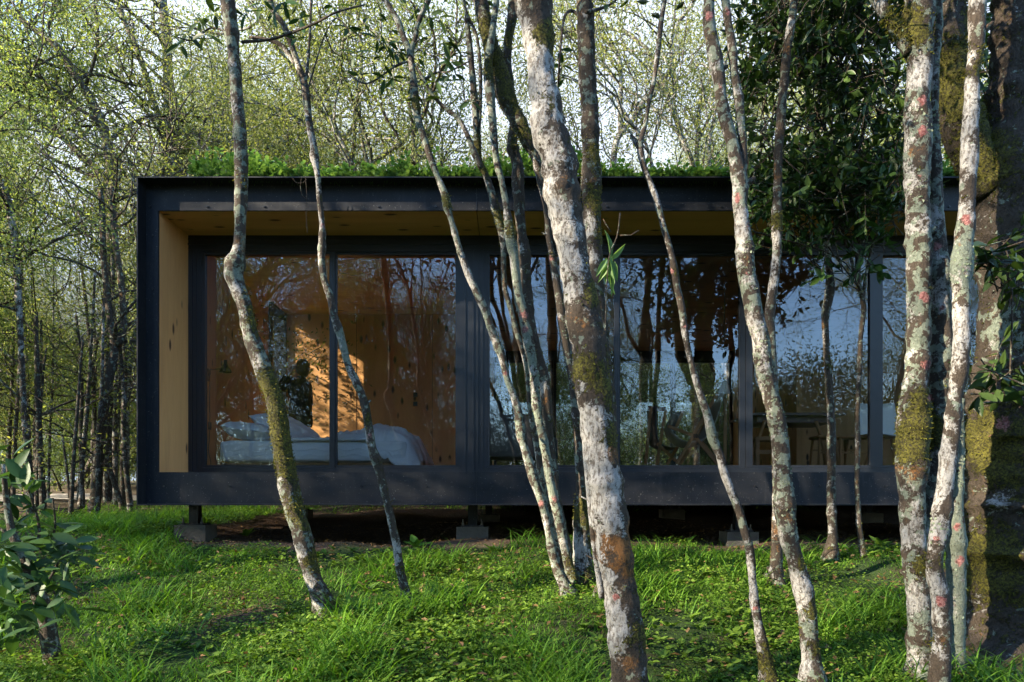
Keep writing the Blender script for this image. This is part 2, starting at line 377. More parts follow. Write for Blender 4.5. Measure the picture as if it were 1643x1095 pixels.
# side wall, roof and floor slabs of the shell
m = MB(); m.box(XL, XL + .04, YW + .022, 9.25, ZB, ZT); part('side_wall', m, STEEL)
m = MB(); m.box(XL + .04, XL + .045, 9.25, 9.30, 0, 0.01)
m = MB(); m.box(XL, XR, YW + .022, YB1 + .1, ZT - .14, ZT - .02); m.box(-.4, XR, YB1 + .1, YB2 + .45, ZT - .14, ZT - .02); m.box(XL, -.41, YB1 + .1, YB1 + .14, ZT - .16, ZT); part('roof', m, STEEL)
m = MB(); m.box(XL, XR, YW + .022, YB1 + .1, ZB + .01, zh - .14); m.box(-.4, XR, YB1 + .1, YB2 + .45, ZB + .01, zh - .14); part('floor_frame', m, STEEL)
# pine linings of the porch recess (slightly splayed, like the photo's reveal)
def quad_slab(a, b, c, d, n, th):
    a, b, c, d, n = map(lambda t: np.array(t, float), (a, b, c, d, n)); v = np.vstack([a, b, c, d, a + n * th, b + n * th, c + n * th, d + n * th])
    return v, [(0, 1, 2, 3), (7, 6, 5, 4), (0, 4, 5, 1), (1, 5, 6, 2), (2, 6, 7, 3), (3, 7, 4, 0)]
m = MB(); m.add(*quad_slab((xw, YW + .022, zh), (gx0, YG, zh), (gx0, YG, gz1), (xw, YW + .022, zs), (-1, 0, 0), .05)); part('side_lining', m, WOOD_Z, label='golden pine side lining with dark knots')
m = MB(); m.add(*quad_slab((xw, YW + .022, zs), (gx0, YG, gz1), (-.333, YG, gz1), (-.333, YW + .022, zs), (0, 0, 1), .05))
m.add(*quad_slab((-.327, YW + .022, zs), (-.327, YG, gz1), (XR, YG, gz1), (XR, YW + .022, zs), (0, 0, 1), .05)); part('soffit', m, WOOD_X)
m = MB(); m.box(xw, XR, YW + .022, YG + .08, zh - .05, zh); part('sill', m, STEEL)
# interior lining
fz = zh + .02
ci = MB(); ci.box(gx0 - .03, -.40, YG + .08, YB1, gz1 - .02, gz1 + .03); ci.box(-.39, 3.95, YG + .08, YB2 + .4, gz1 - .02, gz1 + .03); ci.box(3.96, XR, YG + .08, YB1 + 1.0, gz1 - .02, gz1 + .03); part('ceiling', ci, WOOD_X)
m = MB(); m.box(gx0 - .03, XR, YG + .08, YB1, zh - .12, fz); m.box(-.39, XR, YB1, YB2 + .4, zh - .12, fz); part('floor', m, WOOD_D)
m = MB(); m.box(gx0 - .03, -.40, YB1, YB1 + .05, fz, gz1 - .02); part('back_wall', m, WOOD_Z); m = MB(); m.box(4.05, XR, YB1 + 1.0, YB1 + 1.05, fz, gz1 - .02); part('back_wall', m, WOOD_Z)
m = MB(); m.box(gx0 - .03, gx0, YG + .08, 9.22, fz, gz1 - .02); part('bedroom_side_wall', m, WOOD_Z)
m = MB(); m.box(-.46, -.40, YG + .08, YB1, fz, gz1 - .02); part('partition', m, WOOD_Z); m = MB(); m.box(-.39, -.33, YG + .08, YB2, fz, gz1 - .02); part('partition', m, WOOD_Z); m = MB(); m.box(3.97, 4.04, YB1 - .3, YB2, fz, gz1 - .02); part('partition', m, WOOD_Z)
m = MB(); m.box(-3.14 + .9, -3.14 + .906, YB1 - .004, YB1 - .001, fz, gz1 - .02); part('panel_joint', m, BLACKM); m = MB(); m.box(-1.15, -1.144, YB1 - .004, YB1 - .001, fz, gz1 - .02); part('panel_joint', m, BLACKM)
m = MB(); m.box(XR, XR + .05, YW, YB2 + .4, ZB, ZT); part('end_wall', m, STEEL)
# side window of the bedroom
def window(x0, x1, z0, z1, y, fw=.07, dep=.07, name='window', left=None, right=None, axis='y', pane=True):
    m = MB(); l = left or fw; r = right or fw
    if axis == 'y':
        m.box(x0, x0 + l, y, y + dep, z0, z1); m.box(x1 - r, x1, y, y + dep, z0, z1); m.box(x0 + l, x1 - r, y + .003, y + dep, z1 - fw, z1); m.box(x0 + l, x1 - r, y + .003, y + dep, z0, z0 + fw)
    else:
        m.box(y, y + dep, x0, x0 + l, z0, z1); m.box(y, y + dep, x1 - r, x1, z0, z1); m.box(y, y + dep, x0 + l, x1 - r, z1 - fw, z1); m.box(y, y + dep, x0 + l, x1 - r, z0, z0 + fw)
    f = part(name, m, FRAMEM)
    if pane:
        p = MB()
        if axis == 'y': p.add([(x0 + l, y + dep * .5, z0 + fw), (x1 - r, y + dep * .5, z0 + fw), (x1 - r, y + dep * .5, z1 - fw), (x0 + l, y + dep * .5, z1 - fw)], [(0, 1, 2, 3)])
        else: p.add([(y + dep * .5, x0 + l, z0 + fw), (y + dep * .5, x1 - r, z0 + fw), (y + dep * .5, x1 - r, z1 - fw), (y + dep * .5, x0 + l, z1 - fw)], [(0, 1, 2, 3)])
        g = p.build('pane', GLASS, f, False, OC)
    return f
window(9.22, 9.80, fz, gz1 - .02, XL + .005, .035, .17, axis='x')
# front glazing
def gX(px, Y=YG): return (px - CX) * Y / F
def gZ(py, Y=YG): return (800 - py) * Y / F
m = MB(); m.box(gx0, XR, YG, YG + .08, gZ(404), gz1); m.box(gx0, XR, YG, YG + .08, zh, gZ(751)); m.box(gx0, gX(323), YG, YG + .08, gZ(751), gZ(404))
m.box(gX(737), gX(781), YG, YG + .08, gZ(751), gZ(404)); m.box(gX(1596), gX(1640), YG, YG + .08, gZ(751), gZ(404)); part('glazing_surround', m, FRAMEM)
m = MB(); 
for zz, d in ((gZ(383), .006), (gZ(391), .012), (gZ(398), .004)): m.box(gx0, XR, YG - d, YG - .001, zz - .016, zz)
for px in (306, 313, 744, 757, 764, 772): m.box(gX(px), gX(px) + .02, YG - .010, YG - .001, zh, gZ(400))
part('rails', m, FRAMEM)
for (a, b, dy, l, r) in ((323, 537, .0, .035, .055), (523, 737, .03, .04, .04), (781, 993, .0, .03, .045), (983, 1197, .03, .045, .06), (1196, 1406, .0, .065, .06), (1403, 1596, .03, .07, .06)):
    x0 = gX(a) if a != 523 else gX(537) - .003 + .006; 
    if a == 983: x0 = gX(993) + .003
    if a == 1196: x0 = gX(1197) + .004
    if a == 1403: x0 = gX(1406) + .004
    l = l if a not in (523, 983) else .012
    window(x0, gX(b), gZ(751) + .002, gZ(404) - .002, YG + .005 + dy * .3, .026, .05, left=l, right=r)
# rear glazing of the living room
m = MB(); zb = gZ(555, YB2); m.box(-.33, 3.97, YB2, YB2 + .08, gZ(578, YB2), gz1 - .02); part('rear_lintel', m, FRAMEM)
xs_ = [-.33, .75, 1.83, 2.90, 3.97]
for a, b in zip(xs_[:-1], xs_[1:]): window(a + .002, b - .002, fz, gZ(578, YB2) - .002, YB2, .045, .06)
# legs and footings
for i, (x, y) in enumerate([(-3.07, 6.62), (-.38, 6.62), (2.2, 6.62), (4.9, 6.62), (-2.93, 9.4), (-.32, 9.4), (2.2, 9.4), (4.9, 9.4), (1.0, 11.9), (4.2, 11.9)]):
    zg = float(gz(x, y)); top = min(zg + .12, -.13)
    if i == 0: top = -.255
    m = MB(); m.box(x - .045, x + .045, y - .04, y + .04, top, ZB + .01); m.box(x - .11, x + .11, y - .09, y + .09, top, top + .012)
    f = part('steel_leg', m, STEEL)
    m = MB()
    for sx in (-.09, .09): m = MB(); m.tube([(x + sx, y - .06, top), (x + sx, y - .06, top + .07)], .008, 6); m.tube([(x + sx, y - .06, top + .012), (x + sx, y - .06, top + .03)], .015, 6); m.build('anchor_bolt', CONCRETE, f, False, OC)
    m = MB(); m.box(x - .15, x + .15, y - .12, y + .14, zg - .3, top - .001); part('footing', m, CONCRETE)

# ------------------------------------------------------------------ plants: leaf templates
LS = ([(0, 0, 0), (.45, -.5, .06), (1, 0, -.05), (.45, .5, .06)], [(0, 1, 2, 3)])            # plain leaf, one quad
def big_leaf_template():
    v = []; q = []
    st = [(0, .02), (.15, .28), (.38, .5), (.62, .46), (.84, .25), (1, .01)]
    for u, wv in st:
        z = -.22 * u * u
        v += [(u, -wv, z + .16 * wv), (u, 0, z - .03), (u, wv, z + .16 * wv)]
    for i in range(5):
        a = i * 3; q += [(a, a + 1, a + 4, a + 3), (a + 1, a + 2, a + 5, a + 4)]
    return v, q
LBIG = big_leaf_template()
def leaf_obj_attrs(n): return dict(rnd=rng.random(n))

# ------------------------------------------------------------------ foreground trees traced from the photo
def px_path(rows, Y, dY=0):
    """rows (x, y, width) in photo pixels -> (X, Y, Z, radius) rows; dY = lean towards (-) / away (+) at the top"""
    rows = np.array(rows, float); ys = rows[:, 1]; t = (ys.max() - ys) / max(1, (ys.max() - ys.min()))
    D = Y + dY * t
    return np.column_stack([(rows[:, 0] - CX) * D / F, D, (HY - ys) * D / F, rows[:, 2] * D / F / 2])

def grow_top(path, rise, seed, bend=.25):
    """continue a traced stem out of the top of the frame"""
    r = np.random.default_rng(seed); p = path[np.argmax(path[:, 2])].copy(); o = path[np.argsort(-path[:, 2])[1]]
    d = (p - o)[:3]; d /= np.linalg.norm(d); d = unit(d + np.array((0, 0, .6))); pts = [p.copy()]
    n = 6
    for i in range(n):
        d = unit(d + r.normal(size=3) * bend * .35 + (0, 0, .12)); q = pts[-1].copy(); q[:3] += d * rise / n; q[3] *= .87; pts.append(q)
    return np.array(pts)

def twiggy(mb, lf, start, d, length, rad, depth, r, leaf_n, leaf_len, spread=.16, ratio=.36, lt=None):
    """a branch that forks into twigs; leaves gather round the last twigs"""
    n = 5; pts = [np.array(start, float)]; d = unit(np.array(d, float))
    for i in range(n):
        d = unit(d + r.normal(size=3) * .22 + np.array((0, 0, .05))); pts.append(pts[-1] + d * length / n)
    pts = np.array(pts); mb.tube(pts, np.linspace(rad, rad * .55, n + 1), 4 if rad < .012 else 6, **ATT0)
    if depth == 0:
        k = leaf_n; t = r.random(k); i = np.minimum((t * n).astype(int), n - 1); base = pts[i] * (1 - (t * n - i))[:, None] + pts[i + 1] * (t * n - i)[:, None]
        base = base + r.normal(size=(k, 3)) * spread * .5
        dd = unit(r.normal(size=(k, 3)) + d * .8 + (0, 0, -.25)); nn = unit(r.normal(size=(k, 3)) * .7 + (0, 0, 1))
        sc_ = leaf_len * (.7 + .5 * r.random(k)); lf.append((base, dd, nn, np.column_stack([sc_, sc_ * ratio, sc_])))
        return
    for j in range(3 if depth > 1 else 4):
        t = .35 + .65 * r.random(); i = min(int(t * n), n - 1); s = pts[i] * (1 - (t * n - i)) + pts[i + 1] * (t * n - i)
        twiggy(mb, lf, s, unit(d * .7 + r.normal(size=3) * .75), length * .62, rad * .55, depth - 1, r, leaf_n, leaf_len, spread, ratio)
ATT0 = dict(grey=.0, orange=0., white=-.1, moss=0., pink=0.)
def leaves_from(lf, tmpl, mat_, parent, origin, name='crown'):
    m = MB(); b, d, n, s = (np.concatenate([x[k] for x in lf]) for k in range(4)); m.scatter(tmpl[0], tmpl[1], b, d, n, s, rnd=rng.random(len(b)))
    return m.build(name, mat_, parent, len(tmpl[0]) > 4, origin)

ALL_STEMS = []
def near_tree(label, stems, Y, blobs=(), base=None, dY=0., rise=2.2, crown=7, seed=1, moss_pts=(), leaf=.09, tone=None, group=None, tufts=0, flakes=0, name='tree'):
    """stems: list of traced pixel rows; blobs: (kind, x, y, radius_px, amount)"""
    tone = tone or {}
    r = np.random.default_rng(seed); mb = MB(); lf = []; surf = []; side_ = []; knots_ = []
    for k, rows in enumerate(stems):
        path = px_path(rows, Y if not isinstance(Y, (list, tuple)) else Y[k], dY)
        low = path[np.argmin(path[:, 2])]; prev = path[np.argsort(path[:, 2])[1]]
        g0 = float(gz(low[0], low[1]))
        if k == 0 and low[2] > g0 - .05:                     # carry the stem on down into the soil
            d = (low - prev)[:3]; d = d / abs(d[2] + 1e-6) if d[2] < -.01 else np.array((0, 0, -1.)); 
            d = np.clip(d, -.4, .4); d[2] = -1
            e = low.copy(); e[:3] += d * (low[2] - g0 + .10); e[3] *= 1.25; path = np.vstack([path, e]) if path[0, 2] > path[-1, 2] else np.vstack([e, path])
        if rise and rows_top(rows) < 12:
            ext = grow_top(path, rise, seed + k)
            path = np.vstack([ext[::-1][:-1], path]) if path[0, 2] > path[-1, 2] else np.vstack([path, ext[1:]])
            for j in range(crown):
                i = r.integers(2, len(ext)); aa = r.random() * 6.283
                twiggy(mb, lf, ext[i, :3], (math.cos(aa), math.sin(aa), .5), .8 + .5 * r.random(), ext[i, 3] * .5, 2, r, 6, leaf)
        sp = spline(path, .022); rr = sp[:, 3]
        # knotty thickness
        kn = np.array([noise.noise(Vector((k * 7 + seed, 0, z * 3.1))) + .6 * noise.noise(Vector((k * 3 + seed, 5, z * 9))) for z in sp[:, 2]]); rr = rr * (1 + .12 * kn)
        for _ in range(int(len(sp) * .022 / .35)):
            c_ = r.integers(len(sp)); rr = rr * (1 + r.uniform(.05, .20) * np.exp(-((np.arange(len(sp)) - c_) * .022 / r.uniform(.015, .04)) ** 2))
        knots_.append((k, r.integers(1, len(sp) - 1, 4)))
        sides = int(np.clip(rr.mean() * 2 * math.pi / .010, 10, 40)); st = mb.n
        if k == 0 or rows_bottom(rows) > 860:
            hgt_ = np.clip(sp[:, 2] - gz(sp[:, 0], sp[:, 1]), 0, 9); rr = rr * (1 + .75 * np.exp(-hgt_ / .07))
        mb.tube(sp[:, :3], rr, sides, rough=.11); surf.append((sp, rr))
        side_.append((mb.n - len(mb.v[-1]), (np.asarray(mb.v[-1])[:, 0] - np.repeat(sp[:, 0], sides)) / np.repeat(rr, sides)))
    for k_i, ks in knots_:                      # snapped twig stubs
        sp_, rr_ = surf[k_i]
        for c_ in ks:
            a_ = r.random() * 6.283; o_ = np.array((math.cos(a_), math.sin(a_) * .6, .5)); o_ /= np.linalg.norm(o_); ln = rr_[c_] + r.uniform(.012, .05)
            mb.tube([sp_[c_, :3], sp_[c_, :3] + o_ * rr_[c_], sp_[c_, :3] + o_ * ln], [rr_[c_] * .5, rr_[c_] * .34, rr_[c_] * .22], 7, **ATT0)
    v = np.concatenate(mb.v); nv = len(v)
    A = {k: np.full(nv, tone.get(k, 0.)) for k in ('grey', 'orange', 'white', 'moss', 'pink', 'lich')}
    D = v[:, 1]; pxx = v[:, 0] * F / D + CX; pyy = HY - v[:, 2] * F / D
    rb_ = np.random.default_rng(seed + 900)
    for kind, x, y, rad, amt in blobs:
        wgt = np.exp(-(((pxx - x) ** 2 + (pyy - y) ** 2) / rad ** 2)) * amt; A[kind] += wgt * (rb_.uniform(.72, 1.0) if kind == 'pink' else {'orange': .66, 'white': .8, 'moss': .85}.get(kind, 1))
    del A['lich']; sd_ = np.zeros(nv)
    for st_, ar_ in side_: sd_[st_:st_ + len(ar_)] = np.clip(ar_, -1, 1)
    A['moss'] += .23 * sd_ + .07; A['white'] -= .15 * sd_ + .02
    hb = np.exp(-np.clip(v[:, 2] - gz(v[:, 0], v[:, 1]), 0, 9) / .10); A['moss'] += .35 * hb; A['white'] -= .2 * hb
    for k2 in A: mb.a[k2] = [(0, A[k2])]
    low = min((s[0][np.argmin(s[0][:, 2])] for s in surf[:1]), key=lambda a: a[2]); O = (low[0], low[1], float(gz(low[0], low[1])))
    root = empty(name, O, label, 'tree', group)
    mb.build('trunk', BARK, root, True, O)
    if lf: leaves_from(lf, LS, LEAF_DARK, root, O)
    # tufts of moss and flakes of lichen standing off the bark
    for nm, cnt, mt in (('moss', tufts, MOSS), ('lichen', flakes, LICHEN)):
        if not cnt: continue
        p = []; dirs = []
        for _ in range(cnt):
            sp, rr = surf[r.integers(len(surf))]
            i = r.integers(1, len(sp) - 1); a = r.random() * 6.283; t = unit(sp[i + 1, :3] - sp[i - 1, :3]); u = unit(np.cross(t, (0, 1, .2))); w_ = np.cross(t, u)
            o = u * math.cos(a) + w_ * math.sin(a); q_ = sp[i, :3] + o * rr[i] * .97
            if q_[1] * 0 + q_[2] > .80 * q_[1]: continue
            x_, y_ = q_[0] * F / q_[1] + CX, HY - q_[2] * F / q_[1]
            wgt = tone.get(nm if nm == 'moss' else 'grey', 0.) * .7
            for kind, bx, by, br, am in blobs:
                if (kind == nm) or (nm == 'lichen' and kind == 'lich'): wgt += math.exp(-((x_ - bx) ** 2 + (y_ - by) ** 2) / br ** 2) * am
            nz = noise.noise(Vector(q_ * (9 if nm == 'moss' else 14))) * .5
            if wgt + nz > .30: p.append(q_); dirs.append(o)
        if not p: continue
        p = np.array(p); o = np.array(dirs); k_ = len(p); m2 = MB()
        if nm == 'moss':
            d = unit(o + rng.normal(size=(k_, 3)) * .6 + (0, 0, -.35)); L_ = .009 + .014 * rng.random(k_)
            m2.scatter(LS[0], LS[1], p, d, rdir(k_), np.column_stack([L_, L_ * .35, L_]), rnd=rng.random(k_))
        else:
            d = unit(np.cross(o, rdir(k_))); L_ = .008 + .012 * rng.random(k_)
            m2.scatter([(-.55, -.2, .0), (-.1, -.55, .25), (.5, -.35, .1), (.6, .25, .3), (.1, .5, .05), (-.45, .35, .2)], [(0, 1, 2, 3), (0, 3, 4, 5)], p + o * .001, d, o + rng.normal(size=(k_, 3)) * .5, np.column_stack([L_, L_ * (.5 + .6 * rng.random(k_)), L_]) * .62, rnd=rng.random(k_))
        tag(m2.build(nm, mt, root, False, O), kind='stuff')
    return root, O
def rows_bottom(rows): return max(r_[1] for r_ in rows)
def rows_top(rows): return min(r_[1] for r_ in rows)

T8 = [(850,-30,54),(855,0,54),(860,27,52),(864,55,46),(866,96,43),(870,137,44),(877,164,49),(879,203,54),(888,233,52),(896,260,50),(899,291,52),(904,324,50),(909,357,49),(917,388,52),(922,426,50),(930,465,50),(935,503,56),(940,536,54),(945,546,53),(948,598,58),(954,642,56),(960,686,54),(965,730,52),(971,774,54),(976,818,54),(983,870,54),(991,921,54),(997,962,56),(1003,1016,56),(1009,1069,55),(1012,1125,57)]
T8b = [(933,620,5),(936,640,8),(938,700,9),(944,780,9),(950,840,10),(957,900,10),(966,960,10)]
T1 = [(363,-20,24),(372,60,20),(380,150,19),(386,230,20),(387,290,20),(386,340,20),(383,400,18),(375,432,27),(378,452,24),(392,490,24),(403,540,26),(425,600,27),(440,640,28),(450,700,30),(460,760,31),(470,810,32),(485,860,31),(500,920,28),(516,960,28),(525,990,28)]
T2 = [(430,-20,9),(438,16,9),(455,41,9),(468,74,10),(477,101,10),(488,134,11),(493,170,11),(497,203,11),(503,233,11),(505,255,11),(510,285,9),(513,324,9),(517,362,9),(517,388,12),(516,418,11),(520,449,11),(530,477,12),(535,503,12),(547,541,12),(557,581,12),(571,613,13),(583,642,13),(592,686,14),(596,715,14),(609,756,14),(618,794,13),(629,840,13),(636,875,13),(641,908,13),(648,940,13),(655,968,14)]
T2b = [(400,60,4),(425,63,5),(450,72,6),(462,85,7),(474,104,7)]; T2c = [(500,-15,4),(497,60,4),(493,110,5),(488,140,7)]
T3 = [(612,-20,9),(619,0,9),(627,14,9),(638,33,9),(649,63,9),(657,82,10),(660,104,10),(664,131,11),(666,164,14),(671,192,12),(682,227,10),(693,260,10),(702,283,10),(713,311,13),(718,332,15),(723,350,9),(730,375,9),(738,403,10),(751,439,12),(766,472,12),(779,500,13),(790,534,13),(805,572,12),(813,607,11),(828,645,13),(834,680,14),(837,704,13),(848,739,14),(857,771,15),(870,808,14),(878,840,14),(886,881,14),(894,913,15),(906,940,17)]
T3b = [(692,-20,7),(688,0,8),(677,22,8),(670,41,8),(666,63,8),(658,86,9)]
T3c = [(630,108,4),(660,100,4),(680,128,4),(692,150,5),(712,172,6),(735,190,7),(752,222,8),(762,248,9),(772,270,9)]
T4 = [(765,-20,22),(770,0,22),(781,47,25),(792,90,27),(803,118,28),(811,153,29),(828,190,26),(845,222,20),(860,255,15),(866,290,10),(871,310,9),(877,337,10),(880,375,10),(884,403,10),(891,444,12),(899,490,15),(905,533,15),(911,570,13),(916,598,12),(921,636,12),(926,686,14),(930,744,15),(933,788,20),(934,832,26),(934,875,28),(935,913,30),(940,951,34)]
T5 = [(748,20,6),(752,60,9),(757,110,10),(762,170,11),(766,230,11),(769,260,11),(779,280,10),(789,311,12),(797,344,14),(805,375,12),(808,403,9),(808,434,9),(810,465,9),(820,498,9),(831,540,9),(843,578,9),(848,616,9),(851,657,9),(859,704,10),(869,762,11),(880,815,12),(892,870,13),(903,935,15)]
T5b = [(742,-20,6),(748,20,6),(765,60,5),(771,120,6),(770,180,6),(766,240,7)]
T6 = [(798,-20,9),(793,30,10),(786,80,13),(783,118,15),(786,150,16),(791,200,12),(796,255,10),(805,291,10),(811,324,10),(816,357,14),(820,388,18),(825,413,16),(828,444,14),(833,480,15),(840,505,17),(847,545,17),(857,598,15),(860,642,14),(866,680,13),(875,721,14),(882,768,15),(888,797,15),(895,826,15),(904,870,15),(913,908,16),(919,938,19)]
T7 = [(824,-20,16),(822,27,15),(815,70,14),(814,104,14),(822,160,12),(825,192,13),(822,233,16),(830,263,18),(831,288,20),(833,324,18),(835,357,16),(839,388,16),(842,418,20),(843,452,21),(845,490,22),(852,531,18),(864,575,16),(872,607,18),(878,657,17),(881,704,15),(886,745,15),(893,800,14),(905,860,15),(918,915,17),(926,945,20)]
T9 = [(936,-20,22),(937,0,22),(940,41,28),(942,110,28),(945,164,28),(947,205,28),(948,247,28),(949,279,32),(949,316,30),(950,350,28),(953,388,25),(955,426,24),(957,465,24),(962,520,23),(969,580,22),(977,650,22),(981,720,21),(983,800,21),(980,880,24),(975,952,28)]
T10 = [(1070,-20,8),(1066,0,8),(1060,41,8),(1055,88,8),(1049,131,7),(1041,164,7),(1036,197,7),(1027,233,9),(1033,268,9),(1044,296,10),(1054,324,10),(1064,362,9),(1075,401,10),(1082,434,13),(1087,465,11),(1093,490,11),(1100,540,10),(1109,584,10),(1120,622,11),(1135,666,13),(1144,704,16),(1155,730,13),(1161,756,13),(1173,788,13),(1185,818,13),(1197,860,13),(1203,881,13),(1208,935,13),(1212,975,14),(1222,1029,18),(1232,1083,24),(1238,1125,26)]
T10b = [(1012,217,6),(1019,228,8),(1027,240,8)]
T11 = [(1139,-20,18),(1138,0,18),(1137,33,20),(1145,82,20),(1153,123,20),(1156,153,18),(1164,192,20),(1175,233,20),(1184,274,24),(1188,298,26),(1187,324,24),(1191,362,24),(1195,401,25),(1197,434,26),(1205,477,28),(1213,516,28),(1220,543,26),(1226,593,28),(1237,636,26),(1246,672,28),(1252,715,26),(1256,768,28),(1260,818,30),(1264,856,31),(1273,890,27),(1286,935,26),(1294,975,26),(1298,1016,27),(1302,1070,29),(1306,1125,31)]
T11b = [(1158,-20,12),(1164,0,12),(1168,36,12),(1175,77,14),(1179,123,14),(1186,164,13),(1189,205,12),(1193,247,13),(1190,285,12)]
T12 = [(1278,-20,12),(1274,0,12),(1270,36,12),(1263,77,13),(1259,123,14),(1255,164,13),(1252,205,14),(1249,247,13),(1248,290,13),(1247,320,15),(1246,352,18),(1247,388,14),(1245,426,14),(1238,477,15),(1235,516,16),(1238,570,15),(1243,650,14),(1246,750,14),(1247,816,15),(1246,870,17),(1245,925,18)]
T13 = [(1318,-20,5),(1319,80,5),(1321,164,5),(1325,230,6),(1325,260,7),(1326,311,9),(1328,350,9),(1327,388,10),(1330,426,10),(1332,465,14),(1325,503,12),(1325,546,10),(1329,598,11),(1332,642,12),(1334,686,12),(1334,730,13),(1334,774,13),(1334,818,14),(1336,856,14),(1334,884,17)]
T14 = [(1375,405,5),(1376,440,6),(1384,480,8),(1386,500,8),(1381,540,7),(1379,598,8),(1376,657,7),(1376,715,8),(1375,774,7),(1377,818,8),(1379,850,8),(1386,893,9)]
T14b = [(1345,330,3),(1352,375,4),(1368,425,5),(1382,478,6)]; T14c = [(1425,300,3),(1412,350,4),(1398,400,4),(1388,450,5),(1385,492,6)]
T15 = [(1474,-20,40),(1474,0,40),(1474,27,44),(1472,55,42),(1477,96,38),(1474,137,38),(1471,178,38),(1474,219,38),(1471,274,38),(1473,337,36),(1473,375,36),(1474,413,34),(1474,452,34),(1474,490,34),(1474,540,35),(1471,598,34),(1467,628,40),(1467,672,44),(1465,705,46),(1463,759,42),(1463,803,37),(1465,850,37),(1468,890,38),(1471,925,39),(1475,962,37),(1476,1002,36),(1478,1043,35),(1479,1125,35)]
T15b = [(1400,-20,17),(1408,0,18),(1425,27,20),(1444,55,22),(1462,84,22)]
T16 = [(1504,-20,12),(1505,0,12),(1507,41,12),(1501,96,12),(1500,150,12),(1499,205,14),(1500,273,20),(1502,324,22),(1503,362,26),(1504,401,28),(1506,439,30),(1507,477,30),(1510,528,32),(1510,570,36),(1508,628,34),(1505,680,30),(1500,740,26),(1490,800,24),(1482,860,22)]
T17 = [(1569,-20,26),(1568,0,26),(1568,41,24),(1566,82,20),(1560,123,19),(1559,164,24),(1556,205,25),(1556,247,25),(1553,288,24),(1552,320,22),(1549,362,27),(1545,401,28),(1543,439,26),(1542,477,25),(1543,540,24),(1539,598,26),(1532,636,23),(1528,686,24),(1522,730,24),(1517,774,23),(1512,818,28),(1507,856,28),(1500,890,24),(1500,920,25),(1507,950,27),(1510,985,28),(1511,1029,27),(1507,1086,29),(1506,1125,30)]
T18 = [(1542,640,10),(1541,680,11),(1540,730,13),(1537,780,17),(1534,813,21),(1534,881,26),(1534,935,29),(1534,989,27),(1533,1029,25),(1531,1086,25),(1531,1125,25)]
T19 = [(1632,-20,56),(1630,0,58),(1628,100,64),(1627,180,76),(1622,260,100),(1620,330,95),(1619,400,88),(1622,500,88),(1625,560,100),(1622,640,112),(1620,700,118),(1617,800,122),(1614,900,126),(1614,1000,126),(1614,1045,140)]
T20 = [(1526,-20,46),(1526,0,44),(1524,60,48),(1527,110,46),(1534,160,52),(1548,215,58),(1568,262,60),(1592,310,60)]

near_tree('thick pale barked leaning tree with white and rust patches, nearest the camera in the middle', [T8, T8b], 3.2, seed=3, tone=dict(white=.04, orange=.02, grey=-.1, moss=.0), tufts=9000, flakes=900, rise=2.6,
  blobs=[('white',860,80,40,.5),('white',868,130,40,.55),('white',876,210,45,.5),('moss',885,50,26,.8),('moss',868,60,18,.5),('moss',880,160,18,.6),('orange',905,280,32,.5),('orange',930,330,25,.5),('white',890,330,45,.5),('white',905,400,40,.5),('orange',940,400,30,.4),('moss',948,470,26,.7),('white',920,470,22,.4),('orange',938,500,22,.5),('moss',925,590,34,.95),('moss',970,620,30,.7),('orange',950,590,24,.5),('white',955,690,48,.7),('moss',985,700,22,.7),('orange',985,730,26,.9),('white',955,770,40,.7),('white',978,800,45,.7),('orange',1000,860,40,.9),('orange',985,905,35,.9),('orange',1005,940,26,.7),('white',970,930,20,.6),('pink',988,957,8,1.3),('white',980,1000,34,.6),('moss',1020,1020,26,.6),('orange',1010,1060,40,.7),('moss',925,100,10,.6),('white',985,1030,22,.5)])
near_tree('slender dark trunk bending left at a knot, in front of the bedroom glass', [T1], 4.3, seed=11, tone=dict(white=.0, moss=.06, grey=.1), tufts=7000, flakes=1200,
  blobs=[('white',385,120,18,.3),('orange',388,380,20,.5),('white',382,400,12,.4),('orange',375,432,14,.7),('white',385,460,16,.6),('white',396,500,14,.4),('moss',405,510,18,.6),('white',412,580,18,.4),('moss',425,620,30,.9),('moss',440,680,36,.9),('moss',455,740,36,.8),('moss',470,820,30,.6),('white',468,795,8,.6),('white',485,880,14,.7),('moss',505,900,22,.5),('white',500,935,16,.6),('white',512,975,14,.5),('pink',422,562,8,.6),('lich',392,230,30,.4)])
near_tree('thin spotted sapling with a snapped side spur, in front of the bed', [T2, T2b, T2c], 4.6, seed=12, tone=dict(white=.12, grey=.05), tufts=900, flakes=800,
  blobs=[('pink',518,362,7,.9),('pink',592,700,9,.9),('pink',572,612,8,.7),('white',505,260,50,.3),('grey',555,560,30,.4),('moss',590,675,12,.6),('white',640,880,26,.4),('moss',646,915,14,.5)])
near_tree('thin grey stem forking into a Y high above the green roof', [T3, T3b, T3c], 4.75, seed=13, tone=dict(white=.08, grey=.16), tufts=3000, flakes=3200,
  blobs=[('moss',666,164,12,1.),('moss',716,325,14,1.),('pink',795,545,8,.6),('pink',812,600,8,1.),('lich',833,680,16,.8),('pink',834,705,9,.8),('white',745,420,30,.3),('pink',868,808,8,.9),('moss',700,240,20,.4),('lich',716,322,16,.7)])
near_tree('crooked moss covered trunk curving down beside the thick pale tree', [T4], 5.0, seed=14, tone=dict(white=.02, moss=.1), tufts=9000, flakes=1200,
  blobs=[('moss',785,50,30,1.),('moss',795,100,26,1.),('orange',800,125,14,.7),('moss',815,150,26,.8),('moss',845,210,30,.7),('pink',884,415,8,1.),('pink',896,510,10,.8),('lich',905,530,24,.6),('moss',930,820,30,.8),('white',935,870,26,.6),('white',935,905,20,.5)])
